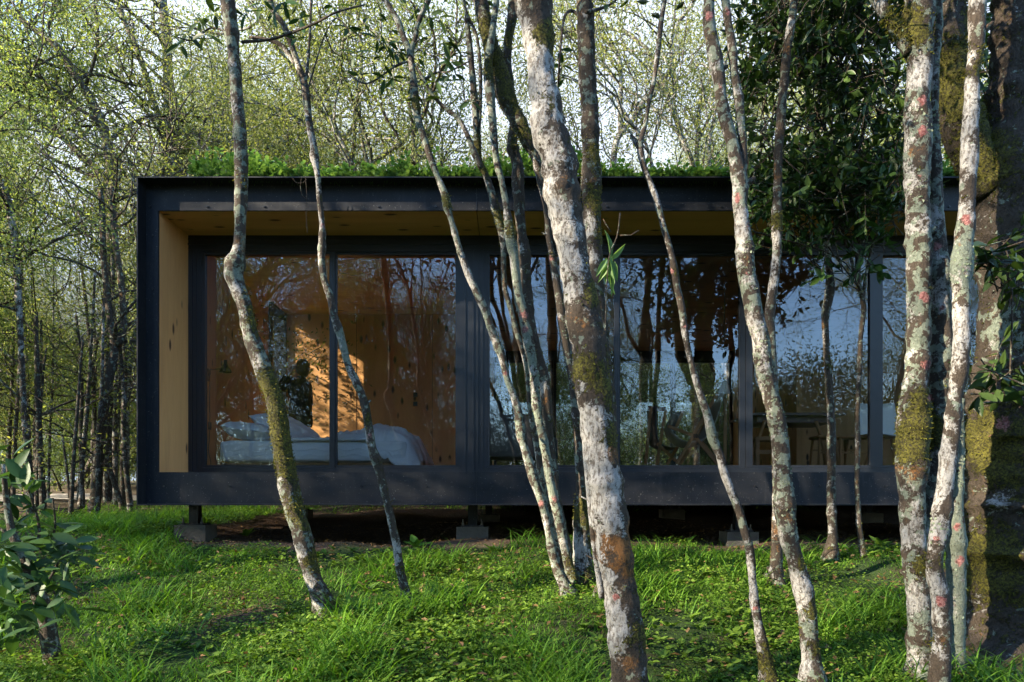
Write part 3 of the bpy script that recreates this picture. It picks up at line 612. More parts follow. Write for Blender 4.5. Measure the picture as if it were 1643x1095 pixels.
near_tree('thin mossy stem at the left edge of the middle clump', [T5, T5b], 5.15, seed=15, tone=dict(white=.04, moss=.12, grey=.1), tufts=5000, flakes=1500,
  blobs=[('moss',758,240,26,.9),('moss',770,275,14,.9),('moss',795,350,24,.6),('pink',790,335,7,.8)])
near_tree('straight lichen crusted stem in the middle clump with leafy moss collar', [T6], 4.9, seed=16, tone=dict(white=.06, grey=.2), tufts=3500, flakes=4200,
  blobs=[('moss',785,110,22,1.),('pink',806,292,7,.9),('pink',810,325,7,.8),('moss',818,370,16,.8),('lich',818,375,22,.9),('grey',825,420,30,.5),('pink',840,505,12,.9),('pink',843,530,10,.8),('lich',866,650,40,.5),('orange',888,780,20,.5),('pink',890,800,8,.9),('moss',915,910,24,.5)])
near_tree('dark rough trunk of the middle clump half hidden behind the crusted stem', [T7], 5.3, seed=17, tone=dict(white=-.08, moss=.08, grey=-.05), tufts=3500, flakes=1200,
  blobs=[('moss',820,60,24,.8),('white',840,400,14,.3),('orange',876,640,22,.6),('white',874,620,10,.5),('moss',824,225,16,.6)])
near_tree('upright brown mossy trunk just right of the thick pale tree', [T9], 4.7, seed=18, tone=dict(white=-.06, moss=.1, orange=.05), tufts=7000, flakes=600,
  blobs=[('white',940,25,8,.5),('orange',952,290,14,.6),('moss',950,250,22,.6),('moss',955,320,26,.9),('white',952,360,14,.6),('white',955,412,16,.6),('white',938,290,8,.6),('moss',965,380,14,.7)])
near_tree('thin bent sapling with a stub fork, rising in front of the hanging chair', [T10, T10b], 3.35, seed=19, tone=dict(white=.12, grey=.06), tufts=1800, flakes=1500, rise=1.6, crown=4,
  blobs=[('pink',1077,436,8,1.),('pink',1098,525,8,.8),('moss',1083,430,12,.5),('white',1050,310,30,.4),('grey',1140,690,30,.4),('white',1160,760,30,.4),('white',1207,930,30,.5),('pink',1213,975,8,1.),('moss',1225,1060,30,.9),('moss',1232,1000,16,.4)])
near_tree('pale spotted tree with two stems parting above the roof, lower right of centre', [T11, T11b], 3.3, seed=20, tone=dict(white=.07, grey=.12), tufts=3500, flakes=7000, rise=2.0,
  blobs=[('pink',1138,25,14,1.),('pink',1184,318,13,1.05),('pink',1200,362,7,.9),('pink',1157,140,10,.7),('white',1190,350,20,.5),('lich',1195,410,30,.8),('orange',1200,425,20,.5),('pink',1198,436,10,.8),('white',1212,520,20,.4),('lich',1225,560,36,.9),('moss',1240,640,20,.3),('lich',1245,665,34,1.),('orange',1254,720,20,.4),('lich',1260,800,44,1.2),('white',1290,945,36,.7),('moss',1288,905,16,.7),('moss',1298,985,20,.7),('moss',1305,1040,24,.5),('white',1290,1060,20,.5),('pink',1166,18,9,.9)])
near_tree('slim rust coloured stem with a yellow moss ring at porch height', [T12], 4.95, seed=21, tone=dict(white=.02, orange=.12), tufts=3600, flakes=500,
  blobs=[('orange',1260,100,40,.4),('orange',1248,270,30,.5),('moss',1246,355,15,1.3),('white',1247,380,10,.3),('orange',1246,850,50,.5),('white',1262,40,14,.6),('white',1244,430,30,.3)])
r13, o13 = near_tree('very thin upright stem inside the leafy dark sapling crown', [T13], 5.7, seed=22, tone=dict(white=.0, moss=.04), tufts=1500, flakes=600, crown=0, rise=.6,
  blobs=[('white',1327,395,14,.6),('orange',1328,520,20,.5),('moss',1330,590,20,.4)])
r14, o14 = near_tree('low shrubby sapling with mossy forked twigs before the dining room glass', [T14, T14b, T14c], 5.65, seed=23, tone=dict(moss=.12, orange=.05, white=-.02), tufts=1200, crown=0, rise=0)
near_tree('stout twin stemmed tree with shaggy moss collar and pink lichen spots', [T15, T15b, T16], [3.4, 3.4, 3.45], seed=24, tone=dict(white=.0, grey=.12), tufts=20000, flakes=9000,
  blobs=[('moss',1440,30,30,1.),('moss',1470,60,26,1.),('moss',1465,20,20,.8),('orange',1420,30,30,.5),('white',1478,120,26,.6),('moss',1456,100,14,.6),('pink',1480,160,11,1.1),('pink',1480,210,13,1.15),('lich',1474,190,30,1.),('pink',1476,284,9,1.1),('orange',1468,250,24,.5),('lich',1474,300,26,.8),('white',1472,350,26,.5),('pink',1483,476,12,1.2),('pink',1504,396,12,1.15),('pink',1512,492,11,1.1),('moss',1470,640,24,.9),('moss',1460,700,34,1.4),('moss',1490,690,34,1.2),('lich',1462,600,14,1.1),('white',1510,470,24,.5),('pink',1485,585,14,.9),('pink',1492,640,9,1.),('orange',1462,760,30,.6),('moss',1452,730,24,.7),('white',1466,850,30,.4),('moss',1480,910,24,.8),('lich',1478,915,30,.7),('white',1465,960,30,.6),('white',1470,1060,20,.3),('moss',1486,1040,20,.5)])
near_tree('smooth white barked stem crossing in front of the stout twin stemmed tree', [T17], 3.15, seed=25, tone=dict(white=.14, grey=-.05), tufts=5000, flakes=3500,
  blobs=[('moss',1553,70,12,1.),('moss',1576,85,12,1.),('moss',1574,110,12,1.),('moss',1548,120,12,.9),('white',1556,160,30,.6),('white',1556,250,30,.5),('grey',1545,420,50,.7),('lich',1545,430,40,.7),('pink',1551,352,12,1.05),('white',1543,520,40,.5),('white',1515,760,34,.6),('orange',1512,755,13,.8),('lich',1500,850,22,1.),('pink',1502,865,9,1.),('pink',1510,965,12,1.05),('pink',1496,618,6,.9),('moss',1496,900,16,.6),('white',1504,930,16,.4),('moss',1500,1030,20,.5)])
near_tree('blue grey stem low on the right side of the white barked stem', [T18], 3.45, seed=26, tone=dict(white=-.02, grey=.35), tufts=1200, flakes=1500, rise=0,
  blobs=[('pink',1536,845,11,1.05),('pink',1540,900,13,1.05),('grey',1534,950,50,.5),('grey',1534,1060,40,.5),('pink',1545,820,6,.8)])
near_tree('massive dark mossy trunk with a big side limb at the right edge', [T19, T20], [3.85, 3.85], seed=27, tone=dict(white=-.2, moss=.36, grey=-.12), tufts=30000, flakes=2600, rise=2.5,
  blobs=[('moss',1525,110,40,1.),('moss',1540,160,36,.9),('white',1528,110,10,.6),('moss',1580,250,50,.8),('moss',1580,700,40,1.),('moss',1580,900,60,.8),('white',1610,560,30,.3),('white',1600,640,22,.4),('pink',1610,680,20,.9),('pink',1585,700,10,.7),('white',1600,800,24,.4),('moss',1600,740,40,.8),('white',1530,470,10,.1),('white',1625,30,14,.2),('orange',1630,250,30,.4),('grey',1610,530,40,.5)])

# leafy twigs that hang in the top of the view, each on its own tree
def whorl_branch(parent, O, pts_px, Y, wpx, leaves_px, length, seed, mat_=LEAF_BIG, droop=.3, ratio=.33):
    r = np.random.default_rng(seed); m = MB(); pts = np.array([P(x, y, Y + .15 * math.sin(i * 1.7)) for i, (x, y) in enumerate(pts_px)])
    sp = spline(pts, .03); m.tube(sp, np.linspace(wpx, wpx * .5, len(sp)) * Y / F / 2, 6, **ATT0); b = []; d = []; nn = []; s = []
    for (x, y, k) in leaves_px:
        c = P(x, y, Y + r.normal() * .08); j = np.argmin(np.linalg.norm(sp - c, axis=1)); mid = (sp[j] + c) / 2 + (0, .02, .02)
        m.tube([sp[j], mid, c], [.003, .0025, .002], 4, **ATT0)
        for i in range(k):
            a = i * 6.283 / k + r.random() * .8; dd = np.array((math.cos(a), .5 * r.normal(), math.sin(a) * .9 - droop)); L_ = length * (.7 + .5 * r.random())
            b.append(c + dd * .008); d.append(dd); nn.append(unit(r.normal(size=3) * .6 + np.array((0, -.6, .8)))); s.append((L_, L_ * ratio, L_ * .6))
    br = m.build('branch', BARK, parent, True, O); l = MB()
    l.scatter(LBIG[0], LBIG[1], np.array(b), np.array(d), np.array(nn), np.array(s), rnd=rng.random(len(b))); l.build('leaves', mat_, br, True, O)
def by_label(t): return next(o for o in C.objects if o.get('label', '').startswith(t))
def orig(o): return tuple(o.location)
t2 = by_label('thin spotted'); t3 = by_label('thin grey stem'); t1 = by_label('slender dark'); t9 = by_label('upright brown'); t8 = by_label('thick pale')
whorl_branch(t1, orig(t1), [(380,60),(340,45),(310,65),(285,60)], 4.35, 4, [(320,35,6),(345,22,6),(330,55,5),(300,55,5),(290,70,4),(360,12,5),(306,112,3)], .10, 31)
whorl_branch(t1, orig(t1), [(388,68),(440,62),(500,40),(540,20),(585,8)], 4.35, 5, [(420,5,5),(455,3,4),(440,18,4),(395,20,5),(482,30,4),(476,62,3)], .10, 32)
whorl_branch(t2, orig(t2), [(492,150),(520,60),(540,30),(558,46)], 4.6, 3, [(559,45,6),(570,85,3),(535,10,4)], .105, 33)
whorl_branch(t3, orig(t3), [(660,100),(640,103),(600,130),(580,133),(560,120)], 4.75, 4, [(606,62,5),(620,72,4),(632,84,4),(578,122,3),(598,98,3),(618,125,3)], .10, 34)
whorl_branch(t3, orig(t3), [(680,128),(700,117),(720,115),(760,95)], 4.75, 4, [(722,100,6),(728,118,4),(700,130,4),(690,24,4),(704,28,4),(640,83,4),(672,130,4),(680,160,3),(630,125,4)], .105, 35)
whorl_branch(t3, orig(t3), [(735,190),(745,165),(755,160),(770,162)], 4.75, 3, [(755,162,6),(728,75,5),(738,84,4),(722,130,3)], .10, 36)
whorl_branch(t9, orig(t9), [(940,20),(975,10),(1000,-10)], 4.6, 6, [(990,14,3),(975,5,3)], .09, 37)
whorl_branch(t9, orig(t9), [(935,30),(918,18),(905,30),(898,95),(895,150)], 4.8, 6, [(902,105,5),(906,125,5),(900,80,3)], .085, 38)
# dark leafy crown on the thin upright stem, right of centre
def crown_region(parent, O, region_fn, n, Y0, Y1, leaf, seed, mat_, ratio=.42, hub=None, name='crown'):
    r = np.random.default_rng(seed); hubs = []
    for _ in range(n):
        x, y = region_fn(r); hubs.append(P(x, y, Y0 + (Y1 - Y0) * r.random()))
    hubs = np.array(hubs); m = MB(); b = []; d = []; nn = []; s = []
    tw = MB()
    for h in hubs:
        k = r.integers(5, 10); dr = unit(r.normal(size=3) + (0, 0, .1)); e = h + dr * .16
        tw.tube([h - dr * .12, h, e], [.004, .003, .0015], 4, **ATT0)
        t = r.random(k); b.append(h + dr * .18 * t[:, None]); d.append(unit(r.normal(size=(k, 3)) + dr)); nn.append(unit(r.normal(size=(k, 3)) * .7 + (0, -.2, 1))); L_ = leaf * (.6 + .6 * r.random(k)); s.append(np.column_stack([L_, L_ * ratio, L_ * .6]))
    for _ in range(n // 7):
        a = hubs[r.integers(n)]; c = hubs[r.integers(n)]
        if np.linalg.norm(a - c) < .9: tw.tube(spline(np.array([a, (a + c) / 2 + r.normal(size=3) * .06, c]), .08), .005, 4, **ATT0)
        if hub is not None and r.random() < .5:
            hh = hub[r.integers(len(hub))]; tw.tube(spline(np.array([hh, (hh + a) / 2 + r.normal(size=3) * .08, a]), .08), .006, 4, **ATT0)
    br = tw.build('twigs', BARK, parent, False, O)
    m.scatter(LBIG[0], LBIG[1], np.concatenate(b), np.concatenate(d), np.concatenate(nn), np.concatenate(s), rnd=rng.random(sum(map(len, b)))); m.build(name, mat_, parent, True, O)
def reg13(r):
    while True:
        x = r.uniform(1185, 1470); y = r.uniform(-60, 340)
        dens = 1.0
        if x < 1235: dens = .6 if y < 230 else .55
        if 1240 < x < 1300 and 110 < y < 260: dens = .6
        if 1310 < x < 1450 and 90 < y < 270: dens = .5
        if 1200 < x < 1290 and 150 < y < 240: dens = .12
        if y > 300 and x < 1220: dens = .2
        if r.random() < dens * (.35 + .65 * (noise.noise(Vector((x * .018, y * .018, 3))) > -.12)): return x, y
hub13 = np.array([P(1319 + 2 * i, y, 5.7) for i, y in enumerate(range(0, 330, 30))])
crown_region(r13, o13, reg13, 1250, 5.0, 6.05, .085, 41, LEAF_DARK, hub=hub13)
def reg14(r):
    while True:
        x = r.uniform(1205, 1455); y = r.uniform(250, 470)
        if ((x - 1325) / 125) ** 2 + ((y - 340) / 105) ** 2 < 1 and r.random() < (1 if y < 400 else .35): return x, y
hub14 = np.array([P(x, y, 5.65) for x, y in ((1375, 405), (1352, 375), (1425, 300), (1345, 330), (1384, 470))])
crown_region(r14, o14, reg14, 150, 5.2, 5.95, .095, 42, LEAF_BIG, hub=hub14)
t19 = by_label('massive dark')
def reg19(r): return (r.uniform(1575, 1650), r.uniform(355, 470)) if r.random() < .6 else (r.uniform(1580, 1660), r.uniform(590, 650))
def reg19b(r): return r.uniform(1570, 1700), r.uniform(-60, 240)
crown_region(t19, orig(t19), reg19b, 190, 4.3, 5.4, .09, 44, LEAF_DARK, ratio=.42)
crown_region(t19, orig(t19), reg19, 26, 3.25, 3.5, .10, 43, LEAF_BIG, ratio=.4)
# long strap leaved epiphyte on the brown trunk
m = MB(); Oe = P(978, 418, 4.35); b = []; d = []; nn = []; s = []
for i in range(11):
    a = rng.normal() * .35; b.append(Oe + rng.normal(size=3) * .015); d.append((a, -.2 + .15 * rng.normal(), -1 if i < 9 else .5)); nn.append((rng.normal(), -1, .3)); l_ = .13 + .09 * rng.random(); s.append((l_, .034, l_))
m.scatter(LBIG[0], LBIG[1], np.array(b), np.array(d, float), np.array(nn, float), np.array(s), rnd=rng.random(11)); e = m.build('epiphyte', LEAF_ROOF, None, True, Oe); e.location = Vector(Oe)
tag(e, 'bright green strap leaved plant growing on the brown mossy trunk by the porch', 'plant')
m = MB(); 
for rows in ([(995,342),(990,380),(978,410),(973,470),(970,560),(966,600)], [(995,378),(1012,378),(1025,370)], [(980,372),(972,360),(968,352)]):
    sp = spline(np.array([P(x, y, 4.3) for x, y in rows]), .04); m.tube(sp, np.linspace(.005, .003, len(sp)), 5, **dict(ATT0, orange=.2))
dt = m.build('dead_twig', BARK, None, True, P(973, 470, 4.3)); dt.location = Vector(P(973, 470, 4.3)); tag(dt, 'bare forked dead twig hanging in front of the brown trunk', 'twig')

m = MB(); Ot = P(493, 284, 6.15)
for rows in ([(490,283),(492,310),(491,340),(493,374)], [(468,284),(476,294),(486,294),(492,288)], [(484,284),(482,300),(485,314),(491,320)]):
    sp = spline(np.array([P(x, y, 6.17) for x, y in rows]), .03); m.tube(sp, .0028, 4, **dict(ATT0, orange=.2))
o = m.build('tendril', BARK, None, True, Ot); o.location = Vector(Ot); tag(o, 'thin dry tendril hanging over the roof edge beside the thin spotted sapling', 'tendril')

# shrub with big leathery leaves at the lower left corner
rows = [(88,1075,30),(80,1030,26),(74,990,24),(62,955,22),(48,920,20),(30,880,16),(18,850,12),(10,800,9),(5,745,6)]
Ys = ground_depth(88, 1065); pth = px_path(rows, Ys); Os = (pth[0, 0], pth[0, 1], pth[0, 2] - .03)
sh = empty('shrub', Os, 'shrub with big leathery dark leaves at the lower left corner', 'shrub')
m = MB(); sp = spline(np.vstack([[*(pth[0, :3] - (0, 0, .15)), pth[0, 3] * 1.2], pth]), .03); m.tube(sp[:, :3], sp[:, 3], 12, rough=.12, **dict(ATT0, white=.0, grey=.05))
stems = [[(40,905),(60,870),(62,840),(50,800),(40,770)], [(62,955),(80,930),(95,900),(110,885)], [(30,880),(70,880),(88,850),(85,800)], [(48,920),(20,930),(5,920)], [(74,990),(90,960),(80,940)], [(20,860),(-10,840),(-30,800)]]
for st in stems:
    q_ = np.array([P(x, y, Ys + .1 * math.sin(i)) for i, (x, y) in enumerate(st)]); q_ = spline(q_, .03); m.tube(q_, np.linspace(.010, .004, len(q_)), 6, **ATT0)
m.build('stem', BARK, sh, True, Os)
r = np.random.default_rng(5); b = []; d = []; nn = []; s = []
for (x, y, k, up) in [(45,775,7,.6),(30,835,6,.2),(60,815,6,.2),(88,850,6,.0),(110,880,6,-.1),(70,880,6,-.1),(25,885,6,-.2),(90,940,6,-.5),(5,925,6,-.4),(50,965,5,-.6),(20,990,5,-.7),(105,975,4,-.6),(0,960,6,-.3),(30,930,6,0),(80,905,5,.1),(5,880,6,.1),(20,760,5,.5),(0,790,6,.3),(5,740,5,.8),(-20,820,5,0),(60,920,5,-.4),(125,895,4,0), (15,880,5,-.2),(40,1000,3,-.6)]:
    c = P(x, y, Ys - .05 + r.normal() * .12)
    c0 = c; k += 3
    for i in range(k):
        c = c0 + r.normal(size=3) * .03; a = i * 6.283 / k + r.random(); dd = (math.cos(a), .6 * r.normal(), .55 * math.sin(a) + up); L_ = .085 + .07 * r.random()
        b.append(c); d.append(dd); nn.append(unit(r.normal(size=3) * .4 + np.array((0, -.35, 1)))); s.append((L_, L_ * .42, L_ * .5))
l = MB(); l.scatter(LBIG[0], LBIG[1], np.array(b), np.array(d), np.array(nn), np.array(s), rnd=rng.random(len(b))); l.build('leaves', LEAF_DARK, sh, True, Os)

# ------------------------------------------------------------------ trees of the wood (prototypes, then copies)
def wood_tree(seed, height, lean=0.15, fork=.28, leaf_n=16, leaf_len=.085, spread=.30, thick=.10, crown_low=.3, levels=4, cols=None):
    r = np.random.default_rng(seed); mb = MB(); lf = []
    def grow(p, d, length, rad, lev):
        n = 7 if lev > 1 else 4; pts = [p]; 
        for i in range(n):
            d = unit(d + r.normal(size=3) * (.13 if lev == levels else .24) + np.array((0, 0, .05 if lev > 1 else .0))); pts.append(pts[-1] + d * length / n)
        pts = np.array(pts); mb.tube(pts, np.linspace(rad, rad * (.6 if lev else .4), n + 1), {4: 9, 3: 7, 2: 5, 1: 4, 0: 3}.get(lev, 9), **dict(ATT0, **(cols or {})))
        if lev == 0:
            k = leaf_n; c = pts[r.integers(1, n + 1, k)] + r.normal(size=(k, 3)) * spread * np.array((1, 1, .7)); dd = unit(r.normal(size=(k, 3)) + (0, 0, -.3)); nn = unit(r.normal(size=(k, 3)) + (0, 0, .6))
            L_ = leaf_len * (.7 + .6 * r.random(k)); lf.append((c, dd, nn, np.column_stack([L_, L_ * .42, L_]))); return
        kids = {4: 7, 3: 4, 2: 4, 1: 3}[lev]
        for j in range(kids):
            lo = crown_low if lev == levels else .25; t = lo + (1 - lo) * (j + r.random() * .8) / kids; t = min(t, .999); i = int(t * n); s = pts[i] * (1 - (t * n - i)) + pts[i + 1] * (t * n - i)
            side = unit(np.cross(d, r.normal(size=3))); grow(s, unit(d * .75 + side * (.55 + .3 * r.random())), length * (.46 if lev == levels else .58), rad * (.48 if lev == levels else .5), lev - 1)
        if lev > 1: grow(pts[-1], d, length * .5, rad * .55, lev - 1)
    grow(np.zeros(3), unit(np.array((lean * r.normal(), lean * r.normal(), 1))), height * .66, thick, levels)
    return mb, lf
def make_wood_tree(label, group, leafmat=LEAF_WOOD, name='tree', cat='tree', **kw):
    mb, lf = wood_tree(**kw); root = empty(name, (0, 0, 0), label, cat, group); mb.build('trunk', BARK, root, True)
    m = MB(); b, d, n, s = (np.concatenate([x[k] for x in lf]) for k in range(4)); m.scatter(LS[0], LS[1], b, d, n, s, rnd=rng.random(len(b))); m.build('crown', leafmat, root)
    return root
pale = dict(white=.16, grey=.1); darkb = dict(white=-.06, moss=.12, orange=.04)
G1 = 'slim pale trees of the sunlit wood behind the cabin'; G2 = 'dark barked crooked trees of the wood behind the cabin'; G3 = 'tall wide crowned trees far back in the wood'
protoA = make_wood_tree('slim pale barked tree with a loose olive crown in the sunlit wood behind the cabin', G1, seed=101, height=11, thick=.09, cols=pale, leaf_n=74, leaf_len=.064, spread=.26)
protoB = make_wood_tree('dark barked crooked tree with thin yellow green foliage in the wood behind the cabin', G2, seed=102, height=10, thick=.12, lean=.3, cols=darkb, crown_low=.18, leaf_n=74, leaf_len=.064, spread=.26)
protoC = make_wood_tree('tall tree with a wide fine leaved crown far back in the wood', G3, seed=103, height=16, thick=.16, cols=pale, leaf_n=80, leaf_len=.105, spread=.46, crown_low=.22)
protoD = make_wood_tree('slim pale barked tree with a loose olive crown in the sunlit wood behind the cabin', G1, seed=104, height=12, thick=.085, lean=.25, cols=pale, crown_low=.3, leaf_n=74, leaf_len=.064, spread=.26)
protoShade = make_wood_tree('unseen tall bare stemmed tree beside the slope, added to shade the cabin front', 'unseen high crowned trees added for shade at the left of the viewpoint', seed=106, height=11, thick=.085, lean=.1, cols=pale, crown_low=.52, leaf_n=70, leaf_len=.07, spread=.34)  # unseen tree, crown set high to keep sun off the facade
G4 = 'leafy undergrowth bushes of the wood behind the cabin'
bush = make_wood_tree('leafy undergrowth bush beneath the trees of the wood behind the cabin', G4, name='bush', cat='bush', seed=105, height=3.0, thick=.03, lean=.3, cols=darkb, crown_low=.02, leaf_n=110, leaf_len=.055, spread=.30, levels=3, leafmat=LEAF_UNDER)
used = {}; POLES = []
def place(proto, x, y, rz, s, label=None, group=None):
    if proto.name not in used: o = proto; used[proto.name] = 1; o.location = (x, y, float(gz(x, y)) - .05); o.rotation_euler = (0, 0, rz); o.scale = (s, s, s)
    else: o = copy_thing(proto, (x, y, float(gz(x, y)) - .05), rz, s)
    if label: o['label'] = label
    if group: o['group'] = group
    return o
r = np.random.default_rng(77)
protos = [protoA, protoB, protoD, protoC]
spots = []
def far_enough(x, y, dm): return all((x - a) ** 2 + (y - b) ** 2 > dm * dm for a, b in spots)
tries = 0
while len(spots) < 66 and tries < 4000:
    tries += 1; y = 13.8 + 30 * r.random() ** 1.15; x = r.uniform(-.95, .95) * (y * .8 + 2)
    dm = 1.5 + (y - 13) * .09
    if abs(y - 15.5) < 1.3: continue
    if math.sin(x / y * 10 + .6) > .46 and y < 34: continue
    if not far_enough(x, y, dm): continue
    spots.append((x, y)); far = y > 24
    place(protoC if far and r.random() < .75 else protos[r.integers(3)], x, y, r.random() * 6.28, r.uniform(.8, 1.15))
rp_ = np.random.default_rng(91)
for i in range(20):            # thin dark poles crowding the wood left of the cabin
    px_ = rp_.uniform(-5, 212); Yp = rp_.uniform(9.5, 14.5); tp_ = rp_.uniform(350, 560); sw = rp_.normal() * 12; wp_ = rp_.uniform(3.5, 8)
    POLES.append(([(px_ + sw, tp_, wp_ * .6), (px_ + sw * .3 + 3, 600, wp_ * .8), (px_, 700, wp_), (px_ - sw * .3, 790, wp_ * 1.1), (px_ - sw * .4, 815, wp_ * 1.3)], Yp, rp_.random() < .3))
for (x, y, s) in [(-9, 11.5, .8), (-7.4, 13, .9), (-12, 13.5, 1.), (-10.6, 9.8, .75), (-14, 11, 1.)]: spots.append((x, y)); place(protoB if s < .85 else protoA, x, y, r.random() * 6.28, s)
for (x, y, s) in [(3.4, 17.5, .9), (5.6, 19, 1.1), (4.4, 24, 1.5), (1.6, 21, 1.2), (7.2, 22, 1.4), (2.6, 28, 1.7), (6.2, 30, 1.8)]: place(bush, x, y, x, s)
nb = 0
while nb < 95:
    y = 12.8 + 26 * r.random(); x = r.uniform(-1, 1) * (y * .78 + 2)
    if abs(y - 15.5) < 1.2 or (abs(x) < 6 and y < 14.3): continue
    place(bush, x, y, r.random() * 6.28, r.uniform(.55, 1.15) * (1 + (y - 13) * .045)); nb += 1
# wood behind the viewpoint: it stands in the glass reflections and throws the dappled shade; unseen high crowned trees are added to shade the facade
GB = 'trees behind the viewpoint mirrored in the glass'; LB = 'tall tree out of view round the viewpoint, there for glass reflections and shade'
for (x, y, rz, s, p) in [(-8.5, -4.5, 0, .85, protoA), (-15, -6, 2.3, .9, protoD), (-5.2, -7.5, 3.9, .9, protoB), (-10.5, -9, .7, .9, protoD), (-17, 3.5, 5, .9, protoA), (-1.5, -7, 2.2, .8, protoD), (1.5, -9.5, 3.0, .9, protoB),
                         (4.2, -6, 4.2, .8, protoA), (9.5, -5, 5.1, .85, protoD), (-21, -11.5, .3, 1., protoA), (-11.5, -1.6, 4.1, .58, protoShade), (-9.3, 1.9, .4, 1.15, protoShade), (-14.2, 3.6, 1.2, 1.0, protoShade), (-6.5, -11, 1, .8, protoA), (-10, -12.5, 2, .9, protoA), (-13.5, -13, 3, 1, protoC), (-3, -11, 4, .9, protoA), (.5, -13, 5, .85, protoB), (-17, -10, 3.3, .9, protoB), (-5.5, -14.5, 2, 1, protoA), (-8, -14, 1.4, 1., protoA), (12.5, -12, 4, .8, protoB), (-2.5, -15, 4.4, 1., protoA), (-13, -24, 5, 1, protoC), (20, -14, 4, 1, protoC), (-22, -16, 4.4, 1, protoC)]:
    place(p, x, y, rz, s, LB, GB)
r = np.random.default_rng(78)
for i in range(78):
    x = r.uniform(-22, 22) if i < 40 else r.uniform(-6, 13); y = r.uniform(-24, -5.5) if i < 40 else r.uniform(-15, -5)
    if x < -6 and y > -.1 * x * 0 - 9: continue
    place(bush, x, y, r.random() * 6.28, r.uniform(.9, 1.9), 'leafy bush behind the viewpoint, mirrored low in the cabin glass', 'bushes behind the viewpoint mirrored in the glass')

# individual trunks traced in the wood at the left and over the roof
def mid_tree(label, stems, Y, seed, tone, leaf_n=13, crown=3, branches=8, leaf=.08, name='tree'):
    r = np.random.default_rng(seed); mb = MB(); lf = []
    paths = [px_path(s, Y) for s in stems]; low = paths[0][np.argmin(paths[0][:, 2])]; O = (low[0], low[1], float(gz(low[0], low[1])))
    for k, p in enumerate(paths):
        if p[0, 2] < p[-1, 2]: p = p[::-1]
        if k == 0: e = p[-1].copy(); e[2] = min(O[2] - .15, e[2] - .1); e[3] *= 1.15; p = np.vstack([p, e])
        sp = spline(p, .10); mb.tube(sp[:, :3], sp[:, 3], 9, rough=.10, **dict(ATT0, **tone))
        for j in range(branches):
            i = int(len(sp) * .55 * r.random()); a = r.random() * 6.283
            twiggy(mb, lf, sp[i, :3], (math.cos(a), math.sin(a), .6), 1.1 + .9 * r.random(), sp[i, 3] * .45, 2, r, leaf_n, leaf, .3)
    root = empty(name, O, label, 'tree'); mb.build('trunk', BARK, root, True, O)
    if lf: leaves_from(lf, LS, LEAF_WOOD, root, O)
    return root
mid_tree('white barked wavy trunk at the far left edge of the wood', [[(2,290,10),(7,307,12),(15,336,11),(22,373,11),(27,428,10),(29,475,10),(33,537,9),(36,610,9),(40,683,9),(45,740,10),(48,800,11)]], 9.0, 201, dict(white=.2))
mid_tree('dark mossy tree splitting into two twisted stems, left of the cabin', [[(160,300,7),(164,336,9),(166,410,9),(172,470,10),(178,520,11),(184,560,13),(176,600,15),(166,660,15),(160,720,15),(155,780,16),(150,825,18)], [(180,300,6),(182,355,8),(188,409,9),(195,464,9),(199,526,10),(188,556,12)]], 9.8, 202, dict(moss=.2, orange=.15, white=-.1))
mid_tree('thin pale trunk just left of the cabin corner', [[(192,540,5),(195,590,6),(199,640,7),(198,700,7),(203,760,8),(210,825,11)]], 10.2, 203, dict(white=.1, moss=.06), branches=3)
mid_tree('dark leaning trunk low beside the cabin corner', [[(165,690,8),(172,740,8),(185,780,8),(196,815,9)]], 10.6, 204, dict(moss=.2, white=-.1), branches=2)
mid_tree('straight dark trunk between the white and the mossy tree', [[(58,500,5),(60,600,8),(62,680,9),(66,740,9),(70,830,11)]], 9.4, 205, dict(moss=.1, white=-.1), branches=5)
mid_tree('thin dark pole like tree at the left of the path', [[(133,545,3),(128,600,4),(124,660,5),(118,740,6),(113,840,8)], [(100,700,3),(108,760,4),(112,800,5)]], 9.0, 206, dict(white=-.1, moss=.05), branches=3)
mid_tree('blotched pale trunk rising behind the left end of the green roof', [[(259,-20,15),(260,0,14),(267,55,15),(270,137,14),(271,192,14),(279,247,15),(282,290,16),(284,400,17),(286,800,20)]], 14.2, 207, dict(white=.12), branches=10)
mid_tree('leaning grey trunk crossing towards the blotched pale trunk', [[(185,-10,7),(200,35,8),(220,80,8),(240,140,9),(256,195,9),(268,240,10),(280,300,11),(285,500,12),(290,810,14)]], 15.0, 208, dict(white=-.02), branches=9)
mid_tree('dark arching tree spreading over the wood at the upper left', [[(12,15,6),(60,50,9),(95,80,11),(115,115,12),(140,150,13),(160,190,15),(172,230,15),(180,300,17),(176,420,17),(172,560,18),(170,810,20)], [(5,130,8),(30,165,9),(60,195,10),(100,220,10),(130,250,11),(160,280,12),(176,330,12)]], 12.8, 209, dict(white=-.04, moss=.1), branches=9)
mid_tree('white limbed tree forking above the middle of the green roof', [[(566,120,5),(575,150,6),(572,190,7),(560,215,8),(546,225,9),(540,250,9),(536,300,10),(536,500,11),(540,800,13)], [(520,120,5),(525,150,6),(532,190,7),(546,220,8)]], 15.0, 210, dict(white=.3), branches=6)
mid_tree('pale tree leaning out over the roof behind the Y shaped stem', [[(665,190,6),(650,225,7),(620,245,8),(595,268,9),(580,300,10),(575,500,12),(572,800,14)]], 14.0, 211, dict(white=.3), branches=6)
mid_tree('sunlit white tree with angular boughs between the brown trunk and bent sapling', [[(1040,150,8),(1020,185,9),(1000,210,10),(990,225,10),(984,265,11),(983,400,12),(982,800,14)], [(962,55,6),(990,85,7),(996,120,7),(995,170,8),(996,212,9)], [(1115,0,5),(1080,55,6),(1075,110,7),(1050,150,8),(1040,160,8)]], 14.5, 212, dict(white=.28), branches=8)
